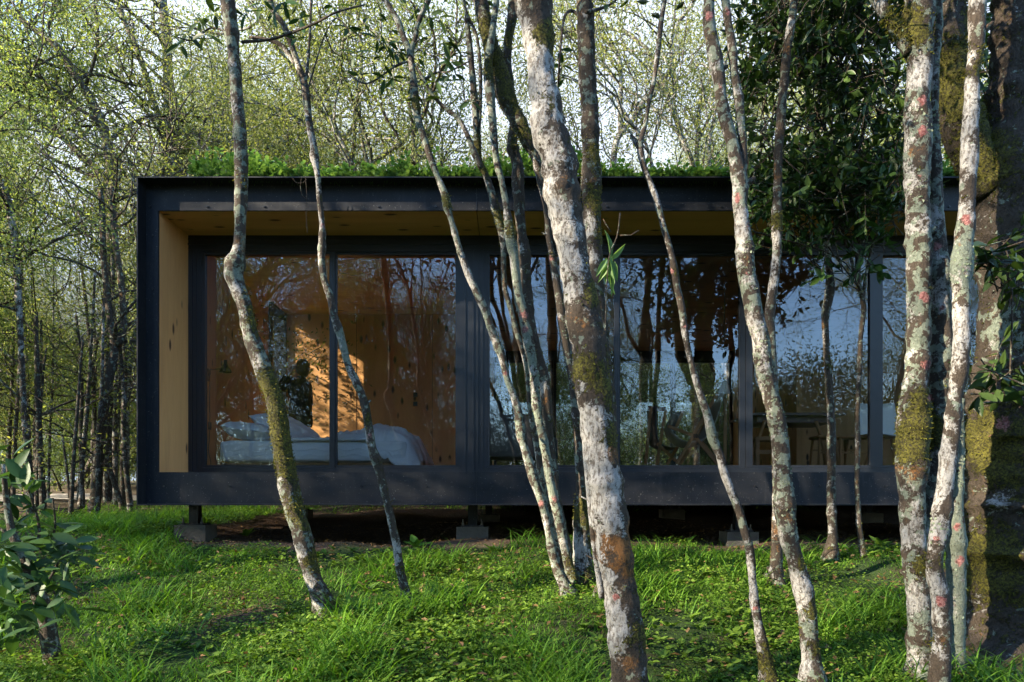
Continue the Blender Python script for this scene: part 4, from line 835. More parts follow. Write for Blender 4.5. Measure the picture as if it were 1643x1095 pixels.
mid_tree('twisted bare topped tree on the skyline before the spotted two stemmed tree', [[(1130,140,4),(1122,175,6),(1120,210,7),(1118,260,8),(1118,500,9),(1118,800,10)], [(1150,165,4),(1135,195,5),(1120,225,6)], [(1100,170,4),(1112,190,5),(1120,215,5)]], 16.0, 213, dict(white=.0), branches=3)

for i, (rows, Yp, light) in enumerate(POLES):
    o = mid_tree('thin pale pole like tree in the crowded wood left of the cabin' if light else 'thin dark mossy pole like tree in the crowded wood left of the cabin', [rows], Yp, 400 + i, dict(white=.15) if light else dict(white=-.12, moss=.12), branches=2); o['group'] = 'thin pale poles left of the cabin' if light else 'thin dark poles left of the cabin'

# ------------------------------------------------------------------ roof planting
m = MB(); r = np.random.default_rng(9); n = 5200
x = r.uniform(XL + .45, XR, n); y = YF + .06 + 1.6 * r.random(n) ** 1.8
hgt = .05 + .13 * np.clip(np.sin(x * 1.9 + 1) * .5 + np.sin(x * 4.3) * .35 + .35, 0, 1) + .05 * np.sin(x * 11) ** 2
hgt = hgt * r.uniform(.55, 1.45, n) + np.where(r.random(n) < .04, .08, 0)
hgt = np.where((x > 1.05) & (x < 2.1), hgt * .9, hgt); keep = r.random(n) < .35 + .65 * (hgt > .06); x, y, hgt = x[keep], y[keep], hgt[keep]; n = len(x)
per = 9; cx = np.repeat(x, per); cy = np.repeat(y, per); zz = ZT - .02 + np.repeat(hgt, per) * (.15 + .95 * r.random(n * per)) + .12 * np.minimum(np.repeat(y, per) - YF, 1)
a = r.random(n * per) * 6.283; d = np.column_stack([np.cos(a), np.sin(a), .25 + .9 * r.random(n * per)]); Lf = .032 + .026 * r.random(n * per)
m.scatter([(0, 0, 0), (.35, -.28, .04), (.8, -.34, .02), (1, 0, -.02), (.8, .34, .02), (.35, .28, .04)], [(0, 1, 4, 5), (1, 2, 3, 4)], np.column_stack([cx + .018 * np.cos(a), cy + .018 * np.sin(a), zz]), d, np.column_stack([-np.cos(a), -np.sin(a), np.ones_like(a)]), Lf, rnd=r.random(n * per))
for i in range(0, n, 2): m.tube([(x[i], y[i], ZT - .03), (x[i] + .01, y[i], ZT + hgt[i] * .8)], .002, 3, rnd=.2)
rp = m.build('roof_plants', LEAF_ROOF, None, False, (0, YW, ZT)); rp.location = (0, YW, ZT); tag(rp, 'bright green succulent ground cover planted on the cabin roof', 'plants', kind='stuff')

# ------------------------------------------------------------------ grass, ground cover, litter
def ground_points(n, seed):
    """points weighted to the visible wedge in front of, beside and behind the cabin"""
    r = np.random.default_rng(seed); k = int(n * .80); y = 2.9 + 3.45 * r.random(k) ** 1.15; x = r.uniform(-1, 1, k) * (y * .80 + .4); k2 = n - k
    y2 = 6.2 + 6.5 * r.random(k2) ** 1.3; x2 = -3.2 - (y2 * .30 + .2) * r.random(k2) ** 1.4; x2 = np.where((y2 > 10.3) & (r.random(k2) < .6), r.uniform(-5, 5, k2), x2)
    x = np.concatenate([x, x2]); y = np.concatenate([y, y2]); return x, y, r
def bald(x, y):
    v = np.array([noise.noise(Vector((a * .9, b * .9, 2.))) + .5 * noise.noise(Vector((a * 2.6, b * 2.6, 7.))) for a, b in zip(x, y)]); return v
x, y, r = ground_points(115000, 51); v = bald(x, y)
edge = 6.12 + .2 * np.sin(x * 1.7) + .12 * np.sin(x * 5.1) - .55 * np.exp(-((x + 1.9) / .9) ** 2); keep = ~((y > edge) & (x > -3.35) & (y < 10.4)) & (v + r.random(len(x)) * .5 > .02); x, y, v = x[keep], y[keep], v[keep]; n = len(x)
a = r.random(n) * 6.283; tall = (np.array([noise.noise(Vector((p * 1.7, q_ * 1.7, 20.))) for p, q_ in zip(x, y)]) > .1) & (r.random(n) < .35)
Lb = np.where(tall, .12 + .22 * r.random(n), .03 + .08 * r.random(n)); wd = np.where(tall, .0042, .0028) * (.7 + .6 * r.random(n))
tmp = []; 
for i in range(5):
    u = i / 4; wv = (1 - u ** 1.6) * .5 + .02; tmp += [(u * (1 - .18 * u), -wv, -.55 * u * u), (u * (1 - .18 * u), wv, -.55 * u * u)]
tq = [(2 * i, 2 * i + 1, 2 * i + 3, 2 * i + 2) for i in range(4)]
m = MB(); d = np.column_stack([np.cos(a) * .45, np.sin(a) * .45, np.ones(n)]); nn = np.column_stack([-np.cos(a), -np.sin(a), .45 * np.ones(n)])
m.scatter(tmp, tq, np.column_stack([x, y, gz(x, y) - .005]), d, nn, np.column_stack([Lb, wd * 2.2, Lb * (.5 + .9 * r.random(n))]), rnd=r.random(n))
tag(m.build('grass', GRASS), 'long and short green grass over the slope in front of the cabin', 'grass', kind='stuff')
x, y, r = ground_points(190000, 52); v = bald(x + 40, y); edge = 6.15 + .2 * np.sin(x * 1.7) + .12 * np.sin(x * 5.1) - .5 * np.exp(-((x + 1.9) / .9) ** 2)
keep = ~((y > edge) & (x > -3.3) & (y < 10.3)) & (v + r.random(len(x)) * .6 > .16); x, y = x[keep], y[keep]; n = len(x); a = r.random(n) * 6.283
hh = .006 + .075 * r.random(n) ** 1.7; L_ = .008 + .016 * r.random(n) ** 1.5
m = MB(); m.scatter([(0, 0, 0), (.3, -.42, .05), (.75, -.40, .03), (1, 0, -.05), (.75, .40, .03), (.3, .42, .05)], [(0, 1, 4, 5), (1, 2, 3, 4)], np.column_stack([x, y, gz(x, y) + hh]), np.column_stack([np.cos(a), np.sin(a), .3 * r.normal(size=n)]), np.column_stack([.4 * r.normal(size=n), .4 * r.normal(size=n), np.ones(n)]), L_, rnd=r.random(n))
x3, y3, r = ground_points(5200, 57); k3 = np.array([noise.noise(Vector((a_ * 1.3, b_ * 1.3, 11.))) for a_, b_ in zip(x3, y3)]) + .5 * r.random(len(x3)) > .28; k3 &= ~((y3 > 5.9) & (x3 > -3.3) & (y3 < 10.3)); x3, y3 = x3[k3], y3[k3]
for _ in range(3):
    n3_ = len(x3); a3 = r.random(n3_) * 6.283; L3 = .035 + .045 * r.random(n3_); m.scatter(LBIG[0], LBIG[1], np.column_stack([x3, y3, gz(x3, y3) + .02]), np.column_stack([np.cos(a3), np.sin(a3), .5 + .6 * r.random(n3_)]), np.column_stack([-np.cos(a3), -np.sin(a3) - .3, np.ones(n3_)]), np.column_stack([L3, L3 * .55, L3]), rnd=r.random(n3_))
tag(m.build('ground_cover', COVER), 'low clover like ground cover between the grass', 'ground cover', kind='stuff')
r = np.random.default_rng(53); n = 9000; x = r.uniform(-3.4, 5.2, n); y = 5.3 + 3.8 * r.random(n); k = r.random(n) < np.where(y < 5.9, .25, 1); x, y = x[k], y[k]; n = len(x); L_ = .012 + .03 * r.random(n)
m = MB(); m.scatter(LS[0], LS[1], np.column_stack([x, y, gz(x, y) + .006]), rdir(n) * (1, 1, .2), np.column_stack([.3 * r.normal(size=n), .3 * r.normal(size=n), np.ones(n)]), np.column_stack([L_, L_ * .6, L_]), rnd=r.random(n))
x2 = r.uniform(-4, 4, 2600); y2 = r.uniform(3, 6.1, 2600); L2 = .025 + .04 * r.random(2600)
m.scatter(LS[0], LS[1], np.column_stack([x2, y2, gz(x2, y2) + .02 + .03 * r.random(2600)]), rdir(2600) * (1, 1, .3), rdir(2600) + (0, 0, 1.5), np.column_stack([L2, L2 * .5, L2]), rnd=r.random(2600))
tag(m.build('leaf_litter', DRY), 'dry brown leaf litter under the raised cabin', 'leaf litter', kind='stuff')
# broad leaved weeds, one by one
weeds = [(395, 855, .12, 'broad leaved weed below the bedroom glass beside the mossy leaning trunk'), (668, 872, .13, 'dock plant just right of the thin spotted sapling'), (790, 880, .09, 'small dock plant left of the middle clump of stems'), (1100, 868, .12, 'dock plant under the cabin edge below the hanging chair'), (1022, 905, .10, 'dock plant close to the right of the thick pale tree'), (1362, 880, .12, 'bent leaved weed beside the very thin upright stem'), (1410, 870, .15, 'tall grassy weed left of the stout twin stemmed tree'), (590, 945, .10, 'broad leaved weed left of the foot of the thin spotted sapling'), (1350, 990, .09, 'broad leaved weed right of the foot of the two stemmed spotted tree'), (330, 835, .10, 'broad leaved weed beside the first concrete footing'), (225, 835, .12, 'tall leafy weed at the left corner of the cabin'), (1010, 1000, .08, 'low leafy weed at the foot of the thick pale tree'), (720, 960, .09, 'pale broad leaved weed right of the thin spotted sapling foot')]
for i, (px_, py_, L0, lab) in enumerate(weeds):
    Yd = ground_depth(px_, py_ + 6); xx = (px_ - CX) * Yd / F; zz = float(gz(xx, Yd)); r = np.random.default_rng(300 + i); k = 7
    a = np.arange(k) * 6.283 / k + r.random(k) * .6; d = np.column_stack([np.cos(a), np.sin(a) * .7, .5 + r.random(k)]); L_ = L0 * (.7 + .6 * r.random(k))
    m = MB(); m.scatter(LBIG[0], LBIG[1], np.zeros((k, 3)) + (0, 0, -.01), d, np.column_stack([-np.cos(a), -np.sin(a) - .3, np.ones(k)]), np.column_stack([L_, L_ * .45, L_]), rnd=.4 + .6 * r.random(k)); o = m.build('weed', COVER, None, True); o.location = (xx, Yd, zz); tag(o, lab, 'weed')

# ------------------------------------------------------------------ furniture and person inside
def softbox(x0, x1, y0, y1, z0, z1, nx=24, ny=14, nz=6, puff=.02, wob=.01, seed=0, rad=.06):
    """rounded soft block"""
    v = []; ids = {}; q = []
    def vid(i, j, k):
        if (i, j, k) not in ids:
            p = np.array((x0 + (x1 - x0) * i / nx, y0 + (y1 - y0) * j / ny, z0 + (z1 - z0) * k / nz)); lo = np.array((x0, y0, z0)) + rad; hi = np.array((x1, y1, z1)) - rad; c = np.clip(p, np.minimum(lo, (lo + hi) / 2), np.maximum(hi, (lo + hi) / 2)); dd = p - c; l = np.linalg.norm(dd)
            if l > 1e-6: p = c + dd / l * min(l, rad)
            nz_ = noise.noise(Vector(p * 5 + seed)) + .5 * noise.noise(Vector(p * 13 + seed)); p = p + np.array((0, 0, 1.)) * nz_ * wob * (k == nz) + (dd / (l + 1e-6)) * nz_ * wob * .5
            ids[(i, j, k)] = len(v); v.append(p)
        return ids[(i, j, k)]
    for i in range(nx):
        for j in range(ny): q.append([vid(i, j, 0), vid(i, j + 1, 0), vid(i + 1, j + 1, 0), vid(i + 1, j, 0)]); q.append([vid(i, j, nz), vid(i + 1, j, nz), vid(i + 1, j + 1, nz), vid(i, j + 1, nz)])
    for i in range(nx):
        for k in range(nz): q.append([vid(i, 0, k), vid(i + 1, 0, k), vid(i + 1, 0, k + 1), vid(i, 0, k + 1)]); q.append([vid(i, ny, k), vid(i, ny, k + 1), vid(i + 1, ny, k + 1), vid(i + 1, ny, k)])
    for j in range(ny):
        for k in range(nz): q.append([vid(0, j, k), vid(0, j, k + 1), vid(0, j + 1, k + 1), vid(0, j + 1, k)]); q.append([vid(nx, j, k), vid(nx, j + 1, k), vid(nx, j + 1, k + 1), vid(nx, j, k + 1)])
    return np.array(v), np.array(q)
bx0, bx1, by0, by1 = -3.12, -1.12, 7.25, 8.85
bed = empty('bed', (bx0, by0, fz), 'low double bed with quilted white mattress behind the bedroom glass', 'bed')
OB = np.array((bx0, by0, fz))
m = MB(); m.add(*softbox(bx0, bx1, by0, by1, fz + .12, fz + .36, puff=0, wob=.004, rad=.05)); mt = m.build('mattress', LINEN, bed, True, OB)
m = MB(); xs = np.linspace(bx0 + .04, bx1 - .04, 120)
for ph, zz in ((0, .25), (1.2, .19)): m.tube(np.column_stack([xs, np.full(120, by0 - .002), fz + zz + .012 * np.sin(xs * 26 + ph)]), .0035, 4)
m.build('quilting', LINEN, mt, True, OB)
m = MB(); m.box(bx0 + .02, bx1 - .02, by0 + .02, by1 - .02, fz + .001, fz + .118); m.build('base', WOOD_D, bed, False, OB)
def pillow(c, rx, ry, rz_, tilt, label):
    m = MB(); n = 22; v = []; 
    for s_ in (1, -1):
        for i in range(n + 1):
            for j in range(n + 1):
                u = i / n * 2 - 1; w_ = j / n * 2 - 1; h = ((1 - u ** 4) * (1 - w_ ** 4)) ** .55; e = 1 - .10 * (abs(u * w_)) ; wob = .012 * noise.noise(Vector((u * 3, w_ * 3, s_ + c[0] * 9)))
                v.append((u * rx * (1 + .05 * w_ * w_), w_ * ry, s_ * h * rz_ + wob))
    i, j = np.meshgrid(np.arange(n), np.arange(n), indexing='ij'); a = i * (n + 1) + j; q1 = np.stack([a, a + n + 1, a + n + 2, a + 1], -1).reshape(-1, 4); q2 = q1[:, ::-1] + (n + 1) ** 2
    m.add(v, np.vstack([q1, q2])); o = m.build('pillow', LINEN, None, True); o.location = c; o.rotation_euler = tilt; tag(o, label, 'pillow'); return o
pillow((-2.86, 7.55, fz + .46), .25, .36, .095, (0, R(8), R(8)), 'plump white pillow lying flat at the head of the bed')
pillow((-2.58, 7.85, fz + .53), .27, .38, .10, (R(4), R(30), R(-12)), 'white pillow propped up and leaning on the flat pillow')
# rumpled duvet, a mound that falls over the near edge on the right
nx, ny = 90, 50; xs = np.linspace(-2.35, -.98, nx); ys_ = np.linspace(7.24, 8.85, ny); Xd, Yd_ = np.meshgrid(xs, ys_, indexing='ij')
prof = np.interp(Xd, [-2.35, -2.15, -1.95, -1.7, -1.55, -1.3, -1.12, -1.05, -.98], [.375, .41, .46, .54, .57, .55, .47, .33, .15])
Zd = fz + prof * (.80 + .20 * np.sin((Yd_ - 7.2) * 2.1)) + np.array([[noise.noise(Vector((a_ * 5, b_ * 4, 1))) * .06 + (.5 - abs(noise.noise(Vector((a_ * 7 + b_ * 5, b_ * 4 - a_ * 2, 4))))) * .09 - .04 + noise.noise(Vector((a_ * 17, b_ * 14, 2))) * .015 for a_, b_ in zip(ra, rb)] for ra, rb in zip(Xd, Yd_)])
front = np.clip((7.36 - Yd_) / .12, 0, 1); Zd = np.maximum(np.where(Xd > -1.55, Zd - front * .30 * np.clip((Xd + 1.6) / .25, 0, 1), np.maximum(Zd - front * .16, fz + .378)), fz + .06)
Zd = np.where(Xd < -2.3, fz + .372, Zd)
m = MB(); ii = np.arange(nx * ny).reshape(nx, ny); m.add(np.stack([Xd, Yd_ - .03 * front, Zd], -1).reshape(-1, 3), np.stack([ii[:-1, :-1], ii[1:, :-1], ii[1:, 1:], ii[:-1, 1:]], -1).reshape(-1, 4))
o = m.build('duvet', LINEN, None, True, (-1.7, 8, fz + .37)); o.location = (-1.7, 8, fz + .37); so_ = o.modifiers.new('thick', 'SOLIDIFY'); so_.thickness = .03; tag(o, 'rumpled white duvet heaped across the foot of the bed', 'duvet')
# wall lamp with its cord
lx, ly = gx0 + .002, 7.35
lp = empty('wall_lamp', (lx, ly, gZ(598, ly)), 'black swing arm wall lamp on the pine side wall above the pillows', 'lamp'); OL = np.array((lx, ly, gZ(598, ly)))
m = MB(); m.box(lx, lx + .02, ly - .03, ly + .03, gZ(612, ly), gZ(592, ly)); m.build('wall_plate', BLACKM, lp, False, OL)
zA = gZ(593, ly); m = MB(); m.tube([(lx + .01, ly, gZ(610, ly)), (lx + .035, ly, gZ(600, ly)), (lx + .035, ly, zA), (lx + .16, ly, zA + .005), (lx + .18, ly, zA - .01)], .006, 6); m.build('arm', BLACKM, lp, True, OL)
m = MB(); ax = np.array((lx + .20, ly, zA + .03)); m.tube([ax + (0, 0, .05), ax + (0, 0, .02), ax, ax - (0, 0, .03), ax - (0, 0, .06)], [.016, .022, .035, .055, .065], 20, cap=False); m.tube([ax + (0, 0, .02), ax + (0, 0, .07)], .018, 10); m.build('lamp_shade', BLACKM, lp, True, OL)
m = MB(); cz = gZ(612, ly); m.tube(spline(np.array([(lx + .03, ly, cz), (lx + .03, ly, 1.1), (lx + .03, ly, .72), (lx + .04, ly - .05, .5), (lx + .07, ly - .06, .38), (lx + .05, ly - .05, fz)]), .03), .004, 5); m.box(lx + .018, lx + .045, ly - .015, ly + .01, .74, .82); m.build('cord', BLACKM, lp, True, OL)
# switches on the back wall
m = MB(); 
for zz in (1.46, 1.33): m = MB(); m.box(-1.42, -1.36, YB1 - .012, YB1 - .0005, zz, zz + .06); part('wall_switch', m, BLACKM)

# person standing beyond the bed, seen from behind and side on, hand raised to the hair
def skin_person():
    px0 = (480 - CX) * 9.1 / F; base = Vector((px0, 9.15, fz)); root = empty('person', base, 'person in dark clothes beyond the bed with one hand raised to dark hair', 'person')
    k = 1.60 / 1.70
    pts = dict(pelvis=(0, 0, .95), waist=(0, 0, 1.08), chest=(-.01, 0, 1.27), neck0=(-.005, 0, 1.43), neck=(-.01, 0, 1.49), head=(-.015, 0, 1.58), top=(-.005, 0, 1.665),
      shl=(-.02, -.16, 1.38), ell=(-.21, -.17, 1.26), wrl=(-.13, -.13, 1.47), hal=(-.075, -.10, 1.56),
      shr=(.0, .16, 1.38), elr=(.03, .19, 1.10), wrr=(-.02, .20, .86), har=(-.03, .19, .77),
      hipl=(0, -.10, .90), knl=(-.01, -.10, .50), anl=(.02, -.10, .09), tol=(-.13, -.10, .03), hipr=(0, .10, .90), knr=(-.02, .10, .50), anr=(.01, .10, .09), tor=(-.14, .10, .03))
    rad = dict(pelvis=(.14, .125), waist=(.125, .11), chest=(.135, .12), neck0=(.075, .07), neck=(.05, .05), head=(.088, .078), top=(.05, .05), shl=(.062, .06), ell=(.046, .046), wrl=(.03, .03), hal=(.032, .022), shr=(.062, .06), elr=(.046, .046), wrr=(.032, .032), har=(.033, .022), hipl=(.095, .095), knl=(.062, .062), anl=(.042, .042), tol=(.03, .025), hipr=(.095, .095), knr=(.062, .062), anr=(.042, .042), tor=(.03, .025))
    ed = [('pelvis', 'waist'), ('waist', 'chest'), ('chest', 'neck0'), ('neck0', 'neck'), ('neck', 'head'), ('head', 'top'), ('neck0', 'shl'), ('shl', 'ell'), ('ell', 'wrl'), ('wrl', 'hal'), ('neck0', 'shr'), ('shr', 'elr'), ('elr', 'wrr'), ('wrr', 'har'), ('pelvis', 'hipl'), ('hipl', 'knl'), ('knl', 'anl'), ('anl', 'tol'), ('pelvis', 'hipr'), ('hipr', 'knr'), ('knr', 'anr'), ('anr', 'tor')]
    # five fingers of the raised hand, and of the hanging hand
    names = list(pts)
    def fingers(hand, dirn, side, tag_):
        H = np.array(pts[hand]); dn = unit(np.array(dirn, float)); sd = unit(np.array(side, float))
        for i, (off, ln) in enumerate(((-.024, .062), (-.008, .075), (.008, .08), (.024, .07))):
            a = f'{tag_}{i}a'; b = f'{tag_}{i}b'; pts[a] = tuple(H + sd * off + dn * ln * .5); pts[b] = tuple(H + sd * off * 1.1 + dn * ln + np.array((.012, 0, -.006))); rad[a] = (.009, .009); rad[b] = (.007, .007); ed.extend([(hand, a), (a, b)])
        a = f'{tag_}ta'; b = f'{tag_}tb'; pts[a] = tuple(H - sd * .035 - dn * .005); pts[b] = tuple(H - sd * .045 + dn * .03); rad[a] = (.011, .011); rad[b] = (.009, .009); ed.extend([(hand, a), (a, b)])
    fingers('hal', (.75, .1, .65), (.1, 1, 0), 'l'); fingers('har', (-.1, 0, -1), (1, 0, 0), 'r')
    names = list(pts); me = bpy.data.meshes.new('body'); me.from_pydata([tuple(c * k for c in pts[n]) for n in names], [(names.index(a), names.index(b)) for a, b in ed], [])
    o = bpy.data.objects.new('body', me); C.objects.link(o); o.parent = root
    sk = o.modifiers.new('skin', 'SKIN'); me.skin_vertices if False else None
    if not me.skin_vertices: me.attributes.new
    bpy.context.view_layer.objects.active = o
    sv = me.skin_vertices[0].data
    for i, n in enumerate(names): sv[i].radius = (rad[n][0] * k, rad[n][1] * k); sv[i].use_root = (n == 'pelvis')
    sk.use_smooth_shade = True; ss = o.modifiers.new('sub', 'SUBSURF'); ss.levels = 2; ss.render_levels = 2
    skin = simple('skin', (.45, .24, .16), .55); cloth = simple('dark_cloth', (.014, .015, .018), .85, .2, 0, 30, .3); hair = simple('dark_hair', (.014, .009, .006), .5, .5, 0, 60, .4, .004)
    me.materials.append(skin)
    # long jacket, sleeves and trousers, each a smooth closed surface round the body
    def cloth_tube(name, pts_, rx, ry, parent):
        p = spline(np.array([(*(np.array(q_) * k), a_ * k, b__ * k) for q_, a_, b__ in zip(pts_, rx, ry)]), .03); t = unit(np.gradient(p[:, :3], axis=0)); u = unit(np.cross(np.tile((0, 1., 0), (len(p), 1)), t)); w_ = np.cross(t, u); an = np.arange(20) * 2 * math.pi / 20
        v = np.array([[p[i, :3] + (u[i] * math.cos(a_) * p[i, 3] + w_[i] * math.sin(a_) * p[i, 4]) * (1 + .05 * noise.noise(Vector((math.cos(a_) * 2, math.sin(a_) * 2, i * .35)))) for a_ in an] for i in range(len(p))]).reshape(-1, 3)
        i, j = np.meshgrid(np.arange(len(p) - 1), np.arange(20), indexing='ij'); m = MB(); q = np.stack([i * 20 + j, i * 20 + (j + 1) % 20, (i + 1) * 20 + (j + 1) % 20, (i + 1) * 20 + j], -1).reshape(-1, 4); e = (len(p) - 1) * 20
        m.add(v, q, [(0, a_ + 1, a_) for a_ in range(1, 19)] + [(e, e + a_, e + a_ + 1) for a_ in range(1, 19)]); return m.build(name, cloth, parent, True)
    cloth_tube('jacket', [(0, 0, .74), (0, 0, .84), (0, 0, .95), (0, 0, 1.08), (-.01, 0, 1.22), (-.01, 0, 1.35), (-.008, 0, 1.42), (-.005, 0, 1.47)], [.15, .16, .155, .14, .145, .125, .09, .06], [.20, .20, .185, .165, .185, .195, .13, .065], o)
    cloth_tube('sleeve', [(-.01, -.15, 1.39), pts['shl'], (-.12, -.17, 1.31), pts['ell'], (-.175, -.155, 1.36), (-.135, -.135, 1.45)], [.05, .075, .062, .058, .05, .042], [.05, .075, .062, .058, .05, .042], o)
    cloth_tube('sleeve', [(.0, .15, 1.39), pts['shr'], (.02, .19, 1.24), pts['elr'], (.0, .21, .97), (-.015, .205, .88)], [.05, .075, .062, .056, .05, .043], [.05, .075, .062, .056, .05, .043], o)
    for n1, n2, n3 in (('hipl', 'knl', 'anl'), ('hipr', 'knr', 'anr')): cloth_tube('trouser_leg', [pts[n1], pts[n2], pts[n3]], [.115, .08, .06], [.11, .08, .06], o)
    # hair to the shoulders, behind the head; nose and ear
    m = MB(); c = np.array((.0, 0, 1.585)) * k; n = 18
    v = []
    for i in range(n + 1):
        ph = math.pi * i / n
        for j in range(24):
            th = j * 2 * math.pi / 24; x_ = math.sin(ph) * math.cos(th); y_ = math.sin(ph) * math.sin(th); z_ = math.cos(ph); f = 1.0 if x_ > -.35 else .82
            w_ = 1 + .06 * noise.noise(Vector((x_ * 4, y_ * 4, z_ * 4)))
            v.append(c + np.array((.030 + x_ * .108 * f * w_, y_ * .098 * w_, z_ * (.108 if z_ > 0 else .185) * w_ + .012)) * k)
    i, j = np.meshgrid(np.arange(n), np.arange(24), indexing='ij'); q = np.stack([i * 24 + j, (i + 1) * 24 + j, (i + 1) * 24 + (j + 1) % 24, i * 24 + (j + 1) % 24], -1).reshape(-1, 4)
    m.add(v, q); h = m.build('hair', hair, o, True)
    m = MB(); m.tube([np.array((-.095, 0, 1.60)) * k, np.array((-.115, 0, 1.572)) * k, np.array((-.098, 0, 1.562)) * k], [.006, .014, .008], 8); m.build('nose', skin, o, True)
    root.rotation_euler = (0, 0, R(-12))
skin_person()

# living room: sofa, hanging sling chair, low sling chair, table, stools
def thing(name, O, label, cat, group=None): return empty(name, O, label, cat, group), np.array(O)
Ys = 8.9; so_r, O = thing('sofa', (-.2, Ys, fz), 'grey sofa seen from behind through the living room glass', 'sofa')
m = MB(); m.add(*softbox(-.34, .42, Ys, Ys + .18, .54, 1.10, rad=.04, wob=.003)); m.build('backrest', GREYF, so_r, True, O)
m = MB(); m.add(*softbox(-.34, -.13, Ys + .19, Ys + .40, .75, 1.32, rad=.07, wob=.01)); m.build('cushion', GREYF, so_r, True, O)
m = MB(); m.add(*softbox(-.34, .42, Ys + .19, Ys + .85, .54, .74, rad=.04, wob=.004)); m.build('seat', GREYF, so_r, True, O)
m = MB(); m.add(*softbox(.43, .60, Ys, Ys + .85, .50, .80, rad=.04, wob=.004)); m.build('armrest', GREYF, so_r, True, O)
for x_ in (-.3, .38):
    for y_ in (Ys + .06, Ys + .8): m = MB(); m.box(x_ - .02, x_ + .02, y_ - .02, y_ + .02, fz, .54); m.build('leg', BLACKM, so_r, False, O)
Yh = 8.3
def hp(x, y, dy=0): return P(x, y, Yh + dy)
hc, O = thing('hanging_chair', hp(1130, 745), 'pale canvas sling chair with wooden bars hung on a rope in the living room', 'chair')
m = MB(); rows = [(1068, 688), (1076, 705), (1090, 716), (1110, 717), (1128, 705), (1140, 680), (1150, 650), (1160, 622)]; c = spline(np.array([hp(x, y) for x, y in rows]), .04); n = len(c); v = []; wdt = np.interp(np.linspace(0, 1, n), [0, .3, .8, 1], [.30, .55, .5, .12])
for i in range(n):
    for j in range(9): t = j / 8 * 2 - 1; v.append(c[i] + (0, t * wdt[i] / 2, .05 * t * t))
ii = np.arange(n * 9).reshape(n, 9); m.add(v, np.stack([ii[:-1, :-1], ii[1:, :-1], ii[1:, 1:], ii[:-1, 1:]], -1).reshape(-1, 4)); s_ = m.build('sling', CANVAS, hc, True, O); sm = s_.modifiers.new('t', 'SOLIDIFY'); sm.thickness = .008
for a_, b_, dy in (((1151, 632), (1086, 745), -.28), ((1157, 636), (1092, 745), .28), ((1113, 698), (1151, 745), -.28), ((1118, 700), (1156, 746), .28), ((1072, 684), (1114, 700), -.28), ((1164, 640), (1163, 746), 0)):
    m = MB(); m.bar(hp(*a_, dy), hp(*b_, dy), .035, .022, (0, 1, 0)); m.build('wooden_bar', WOOD_F, hc, False, O)
m = MB(); m.bar(hp(1116, 700, -.30), hp(1116, 700, .30), .05, .05); m.build('hinge', BLACKM, hc, False, O)
m = MB(); m.tube([hp(1161, 618), P(1163, 0, Yh) * (1, 1, 0) + (0, 0, gz1 - .02)], .006, 5); m.build('rope', CANVAS, hc, True, O)
m = MB(); m.add(*[np.array([hp(1153, 632, -.1), hp(1172, 632, -.1), hp(1172, 632, .1), hp(1153, 632, .1), hp(1158, 612, -.02), hp(1166, 612, -.02), hp(1166, 612, .02), hp(1158, 612, .02)]), [(0, 1, 5, 4), (1, 2, 6, 5), (2, 3, 7, 6), (3, 0, 4, 7), (4, 5, 6, 7)]]); m.build('head_cloth', CANVAS, hc, True, O)
Yc = 8.9
def cp(x, y, dy=0): return P(x, y, Yc + dy)
lc, O = thing('sling_chair', cp(1060, 745), 'grey canvas armchair with dark wooden frame left of the hanging chair', 'chair')
m = MB(); c = spline(np.array([cp(1046, 657), cp(1047, 690), cp(1052, 716), cp(1075, 722), cp(1092, 714)]), .05); n = len(c); v = [c[i] + (0, (j / 6 - .5) * .56, .02 * (j / 3 - 1) ** 2) for i in range(n) for j in range(7)]; ii = np.arange(n * 7).reshape(n, 7)
m.add(v, np.stack([ii[:-1, :-1], ii[1:, :-1], ii[1:, 1:], ii[:-1, 1:]], -1).reshape(-1, 4)); s_ = m.build('sling', GREYF, lc, True, O); s_.modifiers.new('t', 'SOLIDIFY').thickness = .01
for a_, b_ in (((1044, 655), (1036, 745)), ((1068, 658), (1054, 746)), ((1096, 660), (1083, 690)), ((1090, 712), (1070, 746)), ((1054, 712), (1092, 746))):
    for dy in (-.28, .28): m = MB(); m.bar(cp(*a_, dy), cp(*b_, dy), .035, .03, (0, 1, 0)); m.build('wooden_bar', WOOD_F, lc, False, O)
m = MB(); m.bar(cp(1042, 655, -.28), cp(1042, 655, .28), .05, .05); m.bar(cp(1044, 656), cp(1068, 657), .05, .05); m.build('headrail', REDWOOD, lc, False, O)
m = MB(); m.add(*[np.array([cp(1078, 664, -.2), cp(1096, 660, -.2), cp(1096, 660, .2), cp(1078, 664, .2), cp(1068, 684, -.2), cp(1085, 688, -.2), cp(1085, 688, .2), cp(1068, 684, .2)]), [(0, 1, 2, 3), (4, 7, 6, 5), (0, 4, 5, 1), (1, 5, 6, 2), (2, 6, 7, 3), (3, 7, 4, 0)]]); m.build('cushion', GREYF, lc, True, O)
